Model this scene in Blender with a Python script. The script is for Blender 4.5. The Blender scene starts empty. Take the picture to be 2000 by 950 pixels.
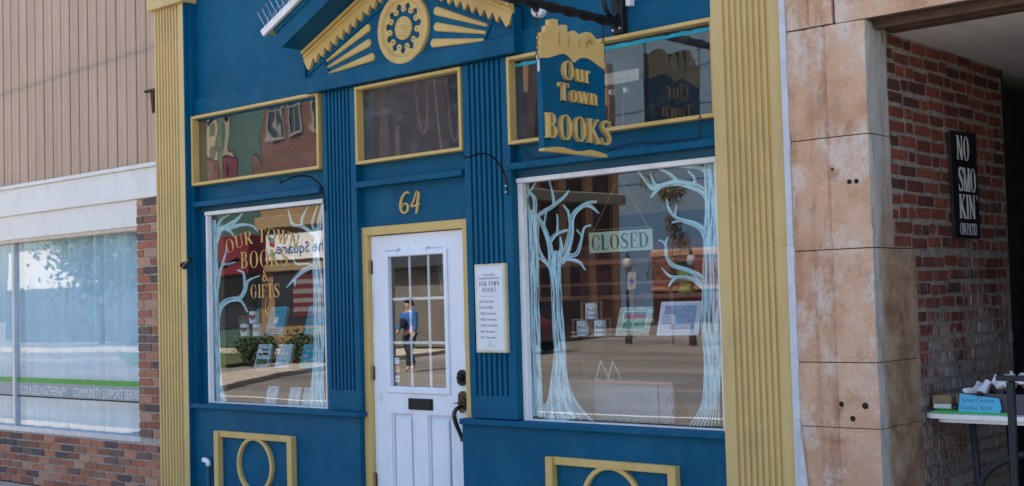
import bpy, bmesh, math, random
from mathutils import Vector, Matrix, noise
random.seed(7)
sc = bpy.context.scene
R = math.radians

# ------------------------------------------------------------ camera
cam_d = bpy.data.cameras.new('camera'); cam = bpy.data.objects.new('camera', cam_d)
sc.collection.objects.link(cam); sc.camera = cam
fw = Vector((-0.65810979, 0.75151266, 0.04604593)); rt = Vector((0.75117959, 0.65951598, -0.02771087)); up = Vector((0.05119309, -0.01635197, 0.9985549))
mw = Matrix((rt, up, -fw)).transposed().to_4x4(); mw.translation = Vector((0, -5.8, 1.62))
cam.matrix_world = mw
cam_d.sensor_width = 36; cam_d.lens = 44.666; cam_d.clip_end = 2000; cam_d.clip_start = .05
cam_d.dof.use_dof = True; cam_d.dof.focus_distance = 7.6; cam_d.dof.aperture_fstop = 7.0

# ------------------------------------------------------------ light
SUN_EL = 54
w = bpy.data.worlds.new('World'); sc.world = w; w.use_nodes = True
nt = w.node_tree; bg = nt.nodes['Background']
sky = nt.nodes.new('ShaderNodeTexSky'); sky.sky_type = 'NISHITA'; sky.sun_disc = False
sky.sun_elevation = R(SUN_EL); sky.sun_rotation = 0.0; sky.air_density = .9; sky.dust_density = 2.6; sky.ozone_density = .3
nt.links.new(sky.outputs[0], bg.inputs[0]); bg.inputs[1].default_value = .11
sl = bpy.data.lights.new('sun', 'SUN'); sun = bpy.data.objects.new('sun', sl); sc.collection.objects.link(sun)
sl.energy = 5.0; sl.angle = R(.5); sl.color = (1, .91, .79)
sun.rotation_euler = (-(math.pi/2 - R(SUN_EL)), 0, 0)
sc.view_settings.view_transform = 'Standard'; sc.view_settings.look = 'None'
sc.view_settings.exposure = 1.98; sc.view_settings.gamma = 1

# ------------------------------------------------------------ helpers
WP = {}
col = sc.collection
def lnk(o, parent, org):
    col.objects.link(o); org = Vector(org)
    if parent is not None:
        o.parent = parent; o.location = org - WP[parent.name]
    else: o.location = org
    WP[o.name] = org
    return o
def tag(o, label=None, cat=None, group=None, kind=None):
    if label: o['label'] = label
    if cat: o['category'] = cat
    if group: o['group'] = group
    if kind: o['kind'] = kind
    return o
def thing(name, label, cat, loc=(0, 0, 0), group=None):
    o = bpy.data.objects.new(name, None); o.empty_display_size = .1
    lnk(o, None, loc); return tag(o, label, cat, group)
AX = {'x': (1, 2, 0), 'y': (0, 2, 1), 'z': (0, 1, 2)}
class MB:
    def __init__(s): s.v = []; s.f = []; s.uv = {}
    def add(s, vs, fs, uvs=None):
        n = len(s.v); s.v += [tuple(v) for v in vs]
        for i, f in enumerate(fs):
            if uvs: s.uv[len(s.f)] = uvs[i]
            s.f.append(tuple(n + k for k in f))
        return s
    def box(s, x0, x1, y0, y1, z0, z1, c=0.0):
        if x0 > x1: x0, x1 = x1, x0
        if y0 > y1: y0, y1 = y1, y0
        if z0 > z1: z0, z1 = z1, z0
        if c <= 0:
            return s.add([(x0,y0,z0),(x1,y0,z0),(x1,y1,z0),(x0,y1,z0),(x0,y0,z1),(x1,y0,z1),(x1,y1,z1),(x0,y1,z1)],
                  [(0,3,2,1),(4,5,6,7),(0,1,5,4),(1,2,6,5),(2,3,7,6),(3,0,4,7)])
        c = min(c, (x1-x0)*.4, (y1-y0)*.4, (z1-z0)*.4)
        X, Y, Z = (x0, x1), (y0, y1), (z0, z1); vs = []; ix = {}
        for i in (0, 1):
            for j in (0, 1):
                for k in (0, 1):
                    sx, sy, sz = (1-2*i)*c, (1-2*j)*c, (1-2*k)*c
                    for a in range(3):
                        ix[i,j,k,a] = len(vs)
                        p = [X[i]+sx, Y[j]+sy, Z[k]+sz]; p[a] = (X[i], Y[j], Z[k])[a]; vs.append(tuple(p))
        fs = []
        def I(a, t): return ix[t[0], t[1], t[2], a]
        for a in range(3):
            b, d = (a+1) % 3, (a+2) % 3
            for q in (0, 1):
                cyc = [(0,0),(1,0),(1,1),(0,1)]
                if q == 0: cyc = cyc[::-1]
                L = []
                for (m, n) in cyc:
                    t = [0,0,0]; t[a] = q; t[b] = m; t[d] = n; L.append(I(a, t))
                fs.append(tuple(L))
        for a in range(3):
            b, d = (a+1) % 3, (a+2) % 3
            for m in (0, 1):
                for n in (0, 1):
                    t0 = [0,0,0]; t0[b] = m; t0[d] = n; t1 = list(t0); t1[a] = 1
                    L = [I(b,t0), I(b,t1), I(d,t1), I(d,t0)]
                    if (m + n) % 2 == 0: L = L[::-1]
                    if False: pass
                    fs.append(tuple(L))
        for i in (0, 1):
            for j in (0, 1):
                for k in (0, 1):
                    L = [ix[i,j,k,0], ix[i,j,k,1], ix[i,j,k,2]]
                    if (i+j+k) % 2 == 0: L = L[::-1]
                    fs.append(tuple(L))
        return s.add(vs, fs)
    def prism(s, poly, axis, a, b, bev=0.0):
        """polygon given in the other two axes, extruded along axis from a to b"""
        i, j, k = AX[axis]; n = len(poly)
        ar = sum(poly[t][0]*poly[(t+1) % n][1]-poly[(t+1) % n][0]*poly[t][1] for t in range(n))
        if ar < 0: poly = poly[::-1]
        vs = []
        for h in (a, b):
            for p in poly:
                q = [0,0,0]; q[i] = p[0]; q[j] = p[1]; q[k] = h; vs.append(tuple(q))
        fs = [tuple(range(n))[::-1], tuple(range(n, 2*n))] + [(t, (t+1) % n, n+(t+1) % n, n+t) for t in range(n)]
        return s.add(vs, fs)
    def tube(s, pts, r, n=8, cap=True):
        P = [Vector(p) for p in pts]; m = len(P); rr = r if isinstance(r, (list, tuple)) else [r]*m
        base = len(s.v); prev = None; vs = []
        for i, p in enumerate(P):
            t = (P[min(i+1, m-1)] - P[max(i-1, 0)]); t = t.normalized() if t.length > 1e-9 else Vector((0,0,1))
            if prev is None:
                a = Vector((0,0,1)) if abs(t.z) < .9 else Vector((1,0,0)); u = t.cross(a).normalized()
            else: u = (prev - t*prev.dot(t)).normalized()
            prev = u; v = t.cross(u)
            for k in range(n):
                an = 2*math.pi*k/n; vs.append(tuple(p + (u*math.cos(an)+v*math.sin(an))*rr[i]))
        fs = [(i*n+k, i*n+(k+1) % n, (i+1)*n+(k+1) % n, (i+1)*n+k) for i in range(m-1) for k in range(n)]
        if cap: fs += [tuple(range(n))[::-1], tuple(range((m-1)*n, m*n))]
        return s.add(vs, fs)
    def lathe(s, prof, c, axis='z', n=24):
        """profile of (radius, height) turned round an axis through c"""
        vs = []; c = Vector(c)
        for r, h in prof:
            for k in range(n):
                a = 2*math.pi*k/n; ca, sa = r*math.cos(a), r*math.sin(a)
                q = {'z': (ca, sa, h), 'y': (ca, h, sa), 'x': (h, ca, sa)}[axis]; vs.append(tuple(c+Vector(q)))
        m = len(prof); fs = [(i*n+k, i*n+(k+1) % n, (i+1)*n+(k+1) % n, (i+1)*n+k) for i in range(m-1) for k in range(n)]
        cl = prof[0] == prof[-1]
        if prof[0][0] > 1e-5 and not cl: fs.append(tuple(range(n))[::-1])
        if prof[-1][0] > 1e-5 and not cl: fs.append(tuple(range((m-1)*n, m*n)))
        return s.add(vs, fs)
    def plate(s, poly, O, U, V, N, d0, d1):
        """flat polygon (u,v) on the plane O,U,V with depth along N"""
        O, U, V, N = map(Vector, (O, U, V, N)); n = len(poly)
        vs = [O+U*p[0]+V*p[1]+N*d for d in (d0, d1) for p in poly]
        ar = sum(poly[t][0]*poly[(t+1) % n][1]-poly[(t+1) % n][0]*poly[t][1] for t in range(n))
        fs = [tuple(range(n)), tuple(range(n, 2*n))[::-1]] + [((t+1) % n, t, n+t, n+(t+1) % n) for t in range(n)]
        if (ar < 0) != (U.cross(V).dot(N)*(d1-d0) > 0): fs = [f[::-1] for f in fs]
        return s.add(vs, fs)
    def obj(s, name, mat, parent=None, org=None, smooth=False, fixn=False):
        if org is None: org = WP[parent.name] if parent is not None else (0,0,0)
        ox, oy, oz = org
        me = bpy.data.meshes.new(name); me.from_pydata([(x-ox, y-oy, z-oz) for x, y, z in s.v], [], s.f)
        if s.uv:
            ul = me.uv_layers.new(name='UVMap').data
            for fi, uv in s.uv.items():
                p = me.polygons[fi]
                for li, t in zip(p.loop_indices, uv): ul[li].uv = t
        if fixn:
            b = bmesh.new(); b.from_mesh(me); bmesh.ops.recalc_face_normals(b, faces=b.faces); b.to_mesh(me); b.free()
        for m in (mat if isinstance(mat, (list, tuple)) else [mat]): me.materials.append(m)
        if smooth:
            me.polygons.foreach_set('use_smooth', [True]*len(me.polygons))
        me.update()
        o = bpy.data.objects.new(name, me); lnk(o, parent, org); return o
def B(name, mat, parent, x0, x1, y0, y1, z0, z1, c=.002):
    return MB().box(x0, x1, y0, y1, z0, z1, c).obj(name, mat, parent, fixn=True)
def T(name, label, cat, mat, mb, org=(0,0,0), group=None, smooth=False):
    o = mb.obj(name, mat, None, org, smooth, fixn=True); return tag(o, label, cat, group)
def S(name, mat, mb, **k):
    return tag(mb.obj(name, mat, None, (0,0,0), fixn=True, **k), kind='structure')
def catmull(pts, sub=5):
    out = []; n = len(pts)
    for i in range(n-1):
        p0, p1, p2, p3 = pts[max(i-1,0)], pts[i], pts[i+1], pts[min(i+2,n-1)]
        for k in range(sub):
            t = k/sub
            out.append(tuple(.5*((2*b)+(-a+c)*t+(2*a-5*b+4*c-d)*t*t+(-a+3*b-3*c+d)*t**3) for a, b, c, d in zip(p0, p1, p2, p3)))
    out.append(tuple(pts[-1])); return out

# ------------------------------------------------------------ materials
class NT:
    def __init__(s, name):
        s.m = bpy.data.materials.new(name); s.m.use_nodes = True; s.t = s.m.node_tree
        s.b = s.t.nodes['Principled BSDF']; s.out = s.t.nodes['Material Output']
    def n(s, typ, **k):
        o = s.t.nodes.new('ShaderNode'+typ)
        for a, b in k.items():
            if a == 'i':
                for key, val in b.items(): o.inputs[key].default_value = val
            else: setattr(o, a, b)
        return o
    def l(s, a, b): s.t.links.new(a, b)
    def pos(s, scale=(1,1,1), obj=False):
        tc = s.n('TexCoord') if obj else s.n('NewGeometry')
        mp = s.n('Mapping'); mp.inputs['Scale'].default_value = scale
        s.l(tc.outputs['Object' if obj else 'Position'], mp.inputs[0]); return mp.outputs[0]
    def noise(s, scale, detail=4, rough=.55, vec=None, stretch=(1,1,1), obj=False):
        o = s.n('TexNoise', i={'Scale': scale, 'Detail': detail, 'Roughness': rough})
        s.l(vec if vec is not None else s.pos(stretch, obj), o.inputs['Vector']); return o.outputs[0]
    def ramp(s, fac, stops, interp='LINEAR'):
        o = s.n('ValToRGB'); o.color_ramp.interpolation = interp; e = o.color_ramp.elements
        while len(e) < len(stops): e.new(.5)
        for x, (p, c) in zip(e, stops):
            x.position = p; x.color = tuple(c)+(1,) if len(c) == 3 else c
        s.l(fac, o.inputs[0]); return o.outputs[0]
    def mix(s, f, a, b, mode='MIX'):
        o = s.n('Mix', data_type='RGBA', blend_type=mode)
        for v, k in ((f, 0), (a, 6), (b, 7)):
            if isinstance(v, (int, float)): o.inputs[k].default_value = v
            elif isinstance(v, tuple): o.inputs[k].default_value = v if len(v) == 4 else v+(1,)
            else: s.l(v, o.inputs[k])
        return o.outputs[2]
    def math(s, op, a, b=0.0, clamp=False):
        o = s.n('Math', operation=op, use_clamp=clamp)
        for v, k in ((a, 0), (b, 1)):
            if isinstance(v, (int, float)): o.inputs[k].default_value = v
            else: s.l(v, o.inputs[k])
        return o.outputs[0]
    def bump(s, h, st=.3, dist=.002):
        o = s.n('Bump', i={'Strength': st, 'Distance': dist}); s.l(h, o.inputs['Height']); s.l(o.outputs[0], s.b.inputs['Normal'])
    def fin(s, colour, rough=.6, metal=0.0, spec=.5):
        for v, k in ((colour, 'Base Color'), (rough, 'Roughness')):
            if isinstance(v, (int, float)): s.b.inputs[k].default_value = v
            elif isinstance(v, tuple): s.b.inputs[k].default_value = v if len(v) == 4 else v+(1,)
            else: s.l(v, s.b.inputs[k])
        s.b.inputs['Metallic'].default_value = metal; s.b.inputs['Specular IOR Level'].default_value = spec
        return s.m
def G3(c, f): return tuple(min(1, x*f) for x in c)
def paint(name, c, rough=.45, var=.12, dirt=None, grain=.15, chips=None, streak=True, spec=.5, spots=()):
    m = NT(name); a = m.noise(1.7, 5, .6); base = m.ramp(a, [(.3, G3(c, 1-var)), (.7, G3(c, 1+var))])
    if streak:
        st = m.noise(9, 3, .6, stretch=(3, 3, .25)); base = m.mix(m.ramp(st, [(.45, (0,0,0)), (.75, (.35,.35,.35))]), base, G3(c, .78))
    if dirt:
        d = m.ramp(m.noise(4, 9, .78, stretch=(1,1,.45)), [(.50, (0,0,0)), (.68, (.8,.8,.8))]); base = m.mix(d, base, dirt)
    if chips:
        ch = m.ramp(m.noise(34, 5, .6), [(.73, (0,0,0)), (.745, (1,1,1))]); base = m.mix(ch, base, chips)
    for (x, y, z, rx, rz, cc) in spots:
        mp = m.n('Mapping'); mp.inputs['Location'].default_value = (-x/rx, -y/rx, -z/rz); mp.inputs['Scale'].default_value = (1/rx, 1/rx, 1/rz); m.l(m.pos(), mp.inputs[0])
        ln = m.n('VectorMath', operation='LENGTH'); m.l(mp.outputs[0], ln.inputs[0]); f = m.math('ADD', ln.outputs['Value'], m.math('MULTIPLY', m.noise(22, 7, .75), .9))
        base = m.mix(m.ramp(f, [(.45, (.6,)*3), (1.05, (.0,)*3)]), base, cc)
    r = m.ramp(m.noise(6, 3), [(.3, (rough-.08,)*3), (.7, (rough+.12,)*3)])
    h = m.math('ADD', m.noise(90, 4, .6, stretch=(1,1,.35)), m.math('MULTIPLY', m.noise(7, 4, .6), 1.6)); m.bump(h, grain, .003)
    return m.fin(base, r, 0, spec)
def plain(name, c, rough=.6, metal=0.0, var=.1, scale=12, bump=.1, spec=.5):
    m = NT(name); base = m.ramp(m.noise(scale, 4), [(.3, G3(c, 1-var)), (.7, G3(c, 1+var))])
    if bump: m.bump(m.noise(scale*7, 3), bump, .002)
    return m.fin(base, rough, metal, spec)

BLUE = (.0, .088, .178)
OCH = (.64, .44, .15)
M = {}
M['blue'] = paint('blue_paint', BLUE, .5, .15, dirt=(.012, .118, .20), grain=.45, spec=.16, chips=(.18, .27, .31))
M['blue_old'] = paint('weathered_blue_paint', (.015, .09, .16), .55, .15, dirt=(.04, .11, .15), grain=.25, spec=.25)
M['ochre'] = paint('ochre_paint', OCH, .5, .07, dirt=(.53, .33, .09), grain=.25, chips=(.30, .20, .10))
M['ochre_metal'] = paint('ochre_metal_cladding', (.61, .435, .17), .42, .07, dirt=(.47, .35, .16), grain=.08)
M['white'] = paint('white_paint', (.84, .83, .82), .5, .04, dirt=(.55, .52, .47), grain=.2)
M['door'] = paint('white_door_paint', (.80, .83, .90), .4, .03, dirt=(.68, .72, .78), grain=.06, streak=False, spots=((-5.56, .08, 1.42, .05, .22, (.36,.30,.30)), (-5.57, .08, .98, .06, .10, (.42,.38,.38)), (-6.36, .08, .99, .05, .10, (.52,.55,.56)), (-5.98, .08, .16, .35, .10, (.40,.38,.36)), (-6.41, .08, 1.6, .03, .35, (.50,.46,.44))))
M['band'] = paint('off_white_fascia_paint', (.78, .76, .72), .5, .03, dirt=(.60, .58, .53), grain=.1, streak=False)
M['beige'] = plain('beige_sealant', (.62, .5, .38), .7)
M['alu'] = plain('dull_aluminium', (.55, .56, .60), .4, .3)
M['iron'] = plain('black_iron', (.012, .012, .014), .45, .4, .3)
M['rust'] = plain('rusty_iron', (.07, .03, .022), .75, .3, .4, 30)
M['bronze'] = plain('dark_bronze', (.075, .058, .045), .35, .8, .3, 20)
M['steel'] = plain('galvanised_steel', (.55, .55, .55), .35, .8)
M['brass'] = plain('old_brass', (.30, .21, .10), .4, .8)
M['black'] = plain('black_board', (.008, .008, .009), .6)
M['black_void'] = plain('near_black_void', (.006, .006, .007), .9)  # near black, so the darkness of the passage opening sits in the colour
M['cream'] = plain('cream_frame', (.62, .55, .38), .45)
M['paper'] = plain('white_paper', (.75, .76, .80), .7, var=.03, bump=0)
M['ink'] = plain('black_ink', (.02, .02, .025), .7, bump=0)
M['greyink'] = plain('grey_ink', (.12, .12, .13), .7, bump=0)
M['letter_white'] = plain('white_lettering', (.75, .75, .75), .6, var=.06)
M['gold'] = plain('gold_leaf_lettering', (.56, .35, .10), .45, var=.15, bump=0)
M['plastic_white'] = plain('white_plastic', (.82, .82, .82), .4, var=.05)
M['teal'] = plain('teal_print', (.01, .30, .42), .5, var=.25, scale=40, bump=0)
M['pagewhite'] = plain('book_pages', (.45, .43, .38), .8, var=.2, scale=200)
M['card'] = plain('brown_card', (.40, .27, .15), .8, var=.12)
M['cyan'] = plain('cyan_card', (.10, .50, .72), .7, var=.06, bump=0)
M['green'] = plain('green_paper', (.05, .52, .09), .6, var=.1)
M['darkmetal'] = plain('dark_painted_metal', (.018, .02, .024), .5, spec=.3)
M['darkbox'] = plain('dark_grey_box', (.07, .07, .09), .6)
M['tissue'] = plain('crumpled_tissue', (.84, .84, .86), .7, var=.08)
M['pot'] = plain('lime_pot', (.45, .52, .08), .45)
M['terracotta'] = plain('terracotta', (.32, .12, .07), .7)
M['greypot'] = plain('dark_grey_pot', (.05, .06, .08), .5)
M['shelf'] = plain('red_brown_wood', (.26, .07, .04), .5, var=.3, scale=5)
M['deck'] = plain('pale_display_cloth', (.30, .29, .27), .9, var=.25, scale=9)
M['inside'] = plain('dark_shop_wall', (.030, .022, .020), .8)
M['red'] = plain('red_print', (.45, .04, .05), .5, bump=0)
M['heart'] = plain('dark_red_heart', (.20, .02, .03), .5, bump=0)
M['orangeheart'] = plain('orange_heart', (.62, .30, .16), .5, bump=0)
M['curtain'] = plain('sheer_pale_blue_curtain', (.64, .82, .90), .8, var=.08, scale=4, bump=.05)
M['rope'] = plain('jute_string', (.42, .25, .12), .9)
M['dimple'] = plain('dark_recess', (.012, .010, .008), .9)
M['groove'] = plain('shaded_panel_gap', (.07, .05, .04), .8)  # backing coloured dark to deepen the shade in the siding gaps
M['plinth'] = plain('pale_plinth_cloth', (.36, .40, .44), .8, var=.15, scale=5)
M['turq'] = plain('turquoise_tape', (.0, .42, .62), .5, var=.15, scale=25)
M['greenprint'] = plain('green_picture_print', (.12, .33, .22), .5, var=.7, scale=30, bump=0)

# siding with vertical panels, faint soot line rising to the right
m = NT('tan_metal_siding'); a = m.noise(2.2, 5, .6, stretch=(2.5, 1, .5))
base = m.ramp(a, [(.3, (.44, .295, .20)), (.7, (.54, .375, .26))])
oi = m.n('ObjectInfo'); base = m.mix(m.ramp(oi.outputs['Random'], [(0, (.0,)*3), (1, (.3,)*3)]), base, (.40, .265, .175))
sp = m.n('SeparateXYZ'); m.l(m.pos(), sp.inputs[0])
zz = m.math('SUBTRACT', sp.outputs[2], m.math('MULTIPLY', sp.outputs[0], .022)); zz = m.math('ADD', zz, m.math('MULTIPLY', m.noise(6, 4), .05))
stn = m.ramp(m.math('MULTIPLY', m.math('SUBTRACT', zz, 3.85), 3.0), [(0, (0,0,0)), (.30, (.10,.10,.10)), (.42, (.9,.9,.9)), (.46, (.25,.25,.25)), (.62, (0,0,0))])
base = m.mix(m.math('MULTIPLY', stn, .55), base, (.20, .16, .14)); m.bump(m.noise(30, 3), .08)
M['siding'] = m.fin(base, .5)
# bricks: per-brick colour, soot, old white residue where the wall was once plastered
def brick_mat(name, cols, white=0.0, dark=.3):
    m = NT(name); oi = m.n('ObjectInfo'); base = m.ramp(oi.outputs['Random'], [(i/(len(cols)-1)*.999, c) for i, c in enumerate(cols)], 'CONSTANT' if len(cols) > 5 else 'LINEAR')
    n1 = m.noise(28, 6, .7); base = m.mix(m.ramp(n1, [(.4, (0,0,0)), (.75, (dark,)*3)]), base, (.03, .02, .018))
    n3 = m.noise(60, 4, .7); base = m.mix(m.ramp(n3, [(.55, (0,0,0)), (.8, (.25,)*3)]), base, (.45, .33, .27))
    if white:
        sp = m.n('SeparateXYZ'); m.l(m.pos(), sp.inputs[0])
        g = m.math('ADD', m.math('MULTIPLY', m.math('SUBTRACT', 1.95, sp.outputs[2]), .16), m.math('MULTIPLY', sp.outputs[1], .10))
        st = m.noise(26, 6, .75, stretch=(1, 2.2, .5)); big = m.noise(2.3, 4, .6)
        f = m.math('ADD', m.math('ADD', m.math('MULTIPLY', st, .75), m.math('MULTIPLY', big, .55)), g)
        base = m.mix(m.ramp(f, [(.79, (0,0,0)), (.93, (white,)*3)]), base, (.40, .37, .35))
    m.bump(m.noise(70, 6, .7), .6, .006); return m.fin(base, .85, 0, .25)
M['brick_new'] = brick_mat('red_brown_brick', [(.36,.15,.09),(.46,.20,.12),(.29,.12,.085),(.50,.29,.19),(.13,.095,.09),(.40,.16,.10),(.32,.17,.12),(.48,.24,.15),(.19,.13,.11),(.52,.24,.14)], 0, .25)
M['brick_old'] = brick_mat('old_soft_brick', [(.21,.055,.036),(.26,.07,.042),(.15,.045,.034),(.29,.085,.05),(.10,.04,.034),(.23,.06,.040),(.18,.052,.036),(.26,.12,.085)], .9, .75)
M['brick_far'] = plain('far_brick_wall', (.13, .062, .046), .9, var=.25, scale=3)
m = NT('old_mortar'); n1 = m.noise(20, 6, .7); m.bump(m.noise(80, 5, .7), .8, .006)
M['mortar_old'] = m.fin(m.ramp(n1, [(.3, (.15,.12,.10)), (.7, (.40,.345,.29))]), .95)
M['mortar'] = plain('pale_mortar', (.42, .36, .31), .95, var=.2, scale=40, bump=.4)
# sandstone
m = NT('weathered_pink_sandstone'); base = m.ramp(m.noise(2.6, 6, .65, stretch=(1.5, 1.5, 1)), [(.3, (.58,.31,.18)), (.5, (.76,.47,.30)), (.72, (.84,.61,.45))])
g = m.pos()
sx_ = m.n('SeparateXYZ'); m.l(g, sx_.inputs[0]); wob = m.math('MULTIPLY', m.math('SUBTRACT', m.noise(5, 6, .65, stretch=(.6, .6, 1)), .5), .075)
xf = m.math('MULTIPLY', m.math('ADD', m.math('ADD', sx_.outputs[0], 3.13), wob), 2.38)
bands = m.ramp(xf, [(.0, (.55,)*3), (.05, (.75,)*3), (.12, (.15,)*3), (.20, (.0,)*3), (.27, (.7,)*3), (.31, (.1,)*3), (.38, (.75,)*3), (.44, (.85,)*3), (.50, (.12,)*3), (.70, (.0,)*3), (1.0, (.1,)*3)])
st = m.noise(3.2, 7, .7, stretch=(1.4, 1, .35)); f_ = m.math('MULTIPLY', bands, m.ramp(st, [(.36, (0,0,0)), (.62, (1,1,1))]))
base = m.mix(f_, base, (.42, .20, .115))
st2 = m.noise(4.5, 9, .74, stretch=(1.2, 1, .8)); base = m.mix(m.ramp(st2, [(.50, (0,0,0)), (.62, (.8,.8,.8))]), base, (.82, .70, .60))
st3 = m.noise(2.0, 9, .74); base = m.mix(m.ramp(st3, [(.54, (0,0,0)), (.68, (.5,.5,.5))]), base, (.66, .38, .27))
hb2 = m.noise(34, 10, .85); base = m.mix(m.ramp(hb2, [(.55, (0,0,0)), (.65, (.6,.6,.6))]), base, (.36, .22, .16))
gy = m.noise(6, 8, .8); base = m.mix(m.ramp(gy, [(.58, (0,0,0)), (.68, (.65,.65,.65))]), base, (.30, .27, .25))
# rust bleed spots round the old fixings
for (x, y, z, r, sx, sz, cc) in ((-2.90, -.08, 2.20, .075, 1, .8, (.36,.13,.04)), (-2.80, -.08, 2.10, .09, 1, .6, (.62,.36,.20)), (-2.85, -.08, 1.10, .13, 1, .9, (.55,.30,.12)), (-2.925, -.08, 1.05, .06, 1, .5, (.40,.18,.08)), (-2.95,-.08,.90,.14,.7,2.2,(.42,.20,.14))):
    mp = m.n('Mapping'); mp.inputs['Location'].default_value = (-x, -y, -z); m.l(g, mp.inputs[0])
    mp2 = m.n('Mapping'); mp2.inputs['Scale'].default_value = (sx/r, 1/r, sz/r); m.l(mp.outputs[0], mp2.inputs[0])
    ln = m.n('VectorMath', operation='LENGTH'); m.l(mp2.outputs[0], ln.inputs[0])
    f = m.math('ADD', ln.outputs['Value'], m.math('MULTIPLY', m.noise(35, 5, .7), .9))
    base = m.mix(m.ramp(f, [(.45, (.75,)*3), (1.0, (.0,)*3)]), base, cc)
# grey limewash film on the return towards the alley, brown bare stone further in and lower down
sp = m.n('SeparateXYZ'); m.l(g, sp.inputs[0])
yy = m.math('ADD', sp.outputs[1], m.math('MULTIPLY', m.math('SUBTRACT', m.noise(5, 5, .6), .5), .10))
sn = m.n('SeparateXYZ'); gn = m.n('NewGeometry'); m.l(gn.outputs['True Normal'], sn.inputs[0]); gr = m.math('MULTIPLY', m.math('GREATER_THAN', sn.outputs[0], .6), m.math('GREATER_THAN', sp.outputs[0], -2.76))
greyc = m.ramp(m.noise(8, 5, .65, stretch=(1, 3, .5)), [(.30, (.22,.215,.21)), (.45, (.50,.48,.44)), (.75, (.62,.60,.55))])
brown = m.ramp(m.noise(7, 5, .65), [(.35, (.27,.15,.09)), (.5, (.42,.27,.17)), (.7, (.58,.42,.30))])
low = m.ramp(m.math('MULTIPLY', m.math('SUBTRACT', sp.outputs[2], m.math('MULTIPLY', m.noise(3, 3), .5)), .28), [(.30, (1,1,1)), (.42, (1,1,1)), (.60, (0,0,0))])
inn = m.ramp(m.math('ADD', yy, .5), [(.47, (0,0,0)), (.54, (1,1,1))])
ret = m.mix(m.math('MULTIPLY', inn, low), greyc, brown); 
base = m.mix(gr, base, ret)
bc = m.n('Bump', i={'Strength': 1.0, 'Distance': .018}); m.l(m.noise(30, 9, .75), bc.inputs['Height']); m.l(bc.outputs[0], m.b.inputs['Normal'])
M['stone'] = m.fin(base, .85, 0, .3)
M['stone_joint'] = plain('dark_joint', (.08, .04, .03), .95)
m = NT('grey_plywood_ceiling'); base = m.ramp(m.noise(6, 6, .7, stretch=(1, .35, 1)), [(.3, (.62,.57,.50)), (.7, (.82,.77,.70))])
m.bump(m.noise(40, 5, .7, stretch=(1,.3,1)), .5, .004); M['ceiling'] = m.fin(base, .8)
m = NT('dark_stained_timber'); base = m.ramp(m.noise(9, 6, .7, stretch=(.4, 5, 5)), [(.3, (.035,.018,.011)), (.6, (.11,.055,.032)), (.8, (.20,.12,.07))])
m.bump(m.noise(30, 5, .7, stretch=(.3,6,6)), .5, .004); M['timber'] = m.fin(base, .7)
m = NT('concrete'); base = m.ramp(m.noise(1.3, 7, .65), [(.3, (.34,.295,.24)), (.7, (.52,.455,.37))]); m.bump(m.noise(60, 5), .3, .004); M['concrete'] = m.fin(base, .9)
m = NT('worn_asphalt'); base = m.ramp(m.noise(.35, 7, .6, stretch=(.35, 1, 1)), [(.3, (.11,.10,.09)), (.5, (.17,.157,.14)), (.7, (.27,.25,.22))]); m.bump(m.noise(70, 4), .4, .006); M['asphalt'] = m.fin(base, .9)
m = NT('grass_turf'); M['turf'] = m.fin(m.ramp(m.noise(6, 5), [(.3, (.03,.06,.015)), (.7, (.09,.12,.035))]), .95)
m = NT('leaf_foliage'); M['leaf'] = m.fin(m.ramp(m.noise(3, 4), [(.3, (.035,.06,.015)), (.7, (.10,.14,.035))]), .7)
m = NT('tan_twiggy_foliage'); M['twig'] = m.fin(m.ramp(m.noise(3, 4), [(.3, (.07,.055,.03)), (.7, (.16,.13,.06))]), .8)
M['bark'] = plain('bark', (.12, .09, .07), .9, var=.3)

def glass(name, refl=.12, tint=(.92,.94,.95), wave=0.0, wscale=3.0, dust=0.0, rough=0.0):
    m = NT(name); t = m.t; t.nodes.remove(m.b)
    tr = m.n('BsdfTransparent'); tr.inputs[0].default_value = tint+(1,); gl = m.n('BsdfGlossy'); gl.inputs['Roughness'].default_value = rough; gl.inputs[0].default_value = (1,1,1,1)
    lw = m.n('LayerWeight', i={'Blend': .5}); fr = m.math('POWER', lw.outputs['Facing'], 4.0); fr = m.math('ADD', m.math('MULTIPLY', fr, .6), refl)
    ge = m.n('NewGeometry'); fr = m.math('MULTIPLY', fr, m.math('SUBTRACT', 1.0, ge.outputs['Backfacing']))
    if wave:
        b = m.n('Bump', i={'Strength': 1.0, 'Distance': wave}); m.l(m.noise(wscale, 2, .4), b.inputs['Height']); m.l(b.outputs[0], gl.inputs['Normal'])
    mx = m.n('MixShader'); m.l(fr, mx.inputs[0]); m.l(tr.outputs[0], mx.inputs[1]); m.l(gl.outputs[0], mx.inputs[2]); o = mx.outputs[0]
    if dust:
        df = m.n('BsdfDiffuse'); df.inputs[0].default_value = (.55,.56,.6,1); mx2 = m.n('MixShader')
        d = m.ramp(m.noise(4, 6, .7, stretch=(1,1,2.0)), [(.50, (dust*.25,)*3), (.75, (dust,)*3)]); m.l(d, mx2.inputs[0]); m.l(o, mx2.inputs[1]); m.l(df.outputs[0], mx2.inputs[2]); o = mx2.outputs[0]
    m.l(o, m.out.inputs['Surface']); return m.m
M['glass'] = glass('shop_window_glass', .115, wave=.0006, wscale=1.6, dust=.012)
M['glass_door'] = glass('door_glass', .17, rough=.005, wave=.0004, wscale=2)
M['glass_old'] = glass('rippled_old_glass', .12, wave=.0020, wscale=2.4, dust=.06, rough=.010)
M['glass_dusty'] = glass('dusty_transom_glass', .09, wave=.001, wscale=3, dust=.16)
M['glass_transom'] = glass('clear_transom_glass', .10, wave=.0006, wscale=2, dust=.07)
M['glass_left'] = glass('neighbour_window_glass', .11, wave=.0008, wscale=1.3, dust=.01)
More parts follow.
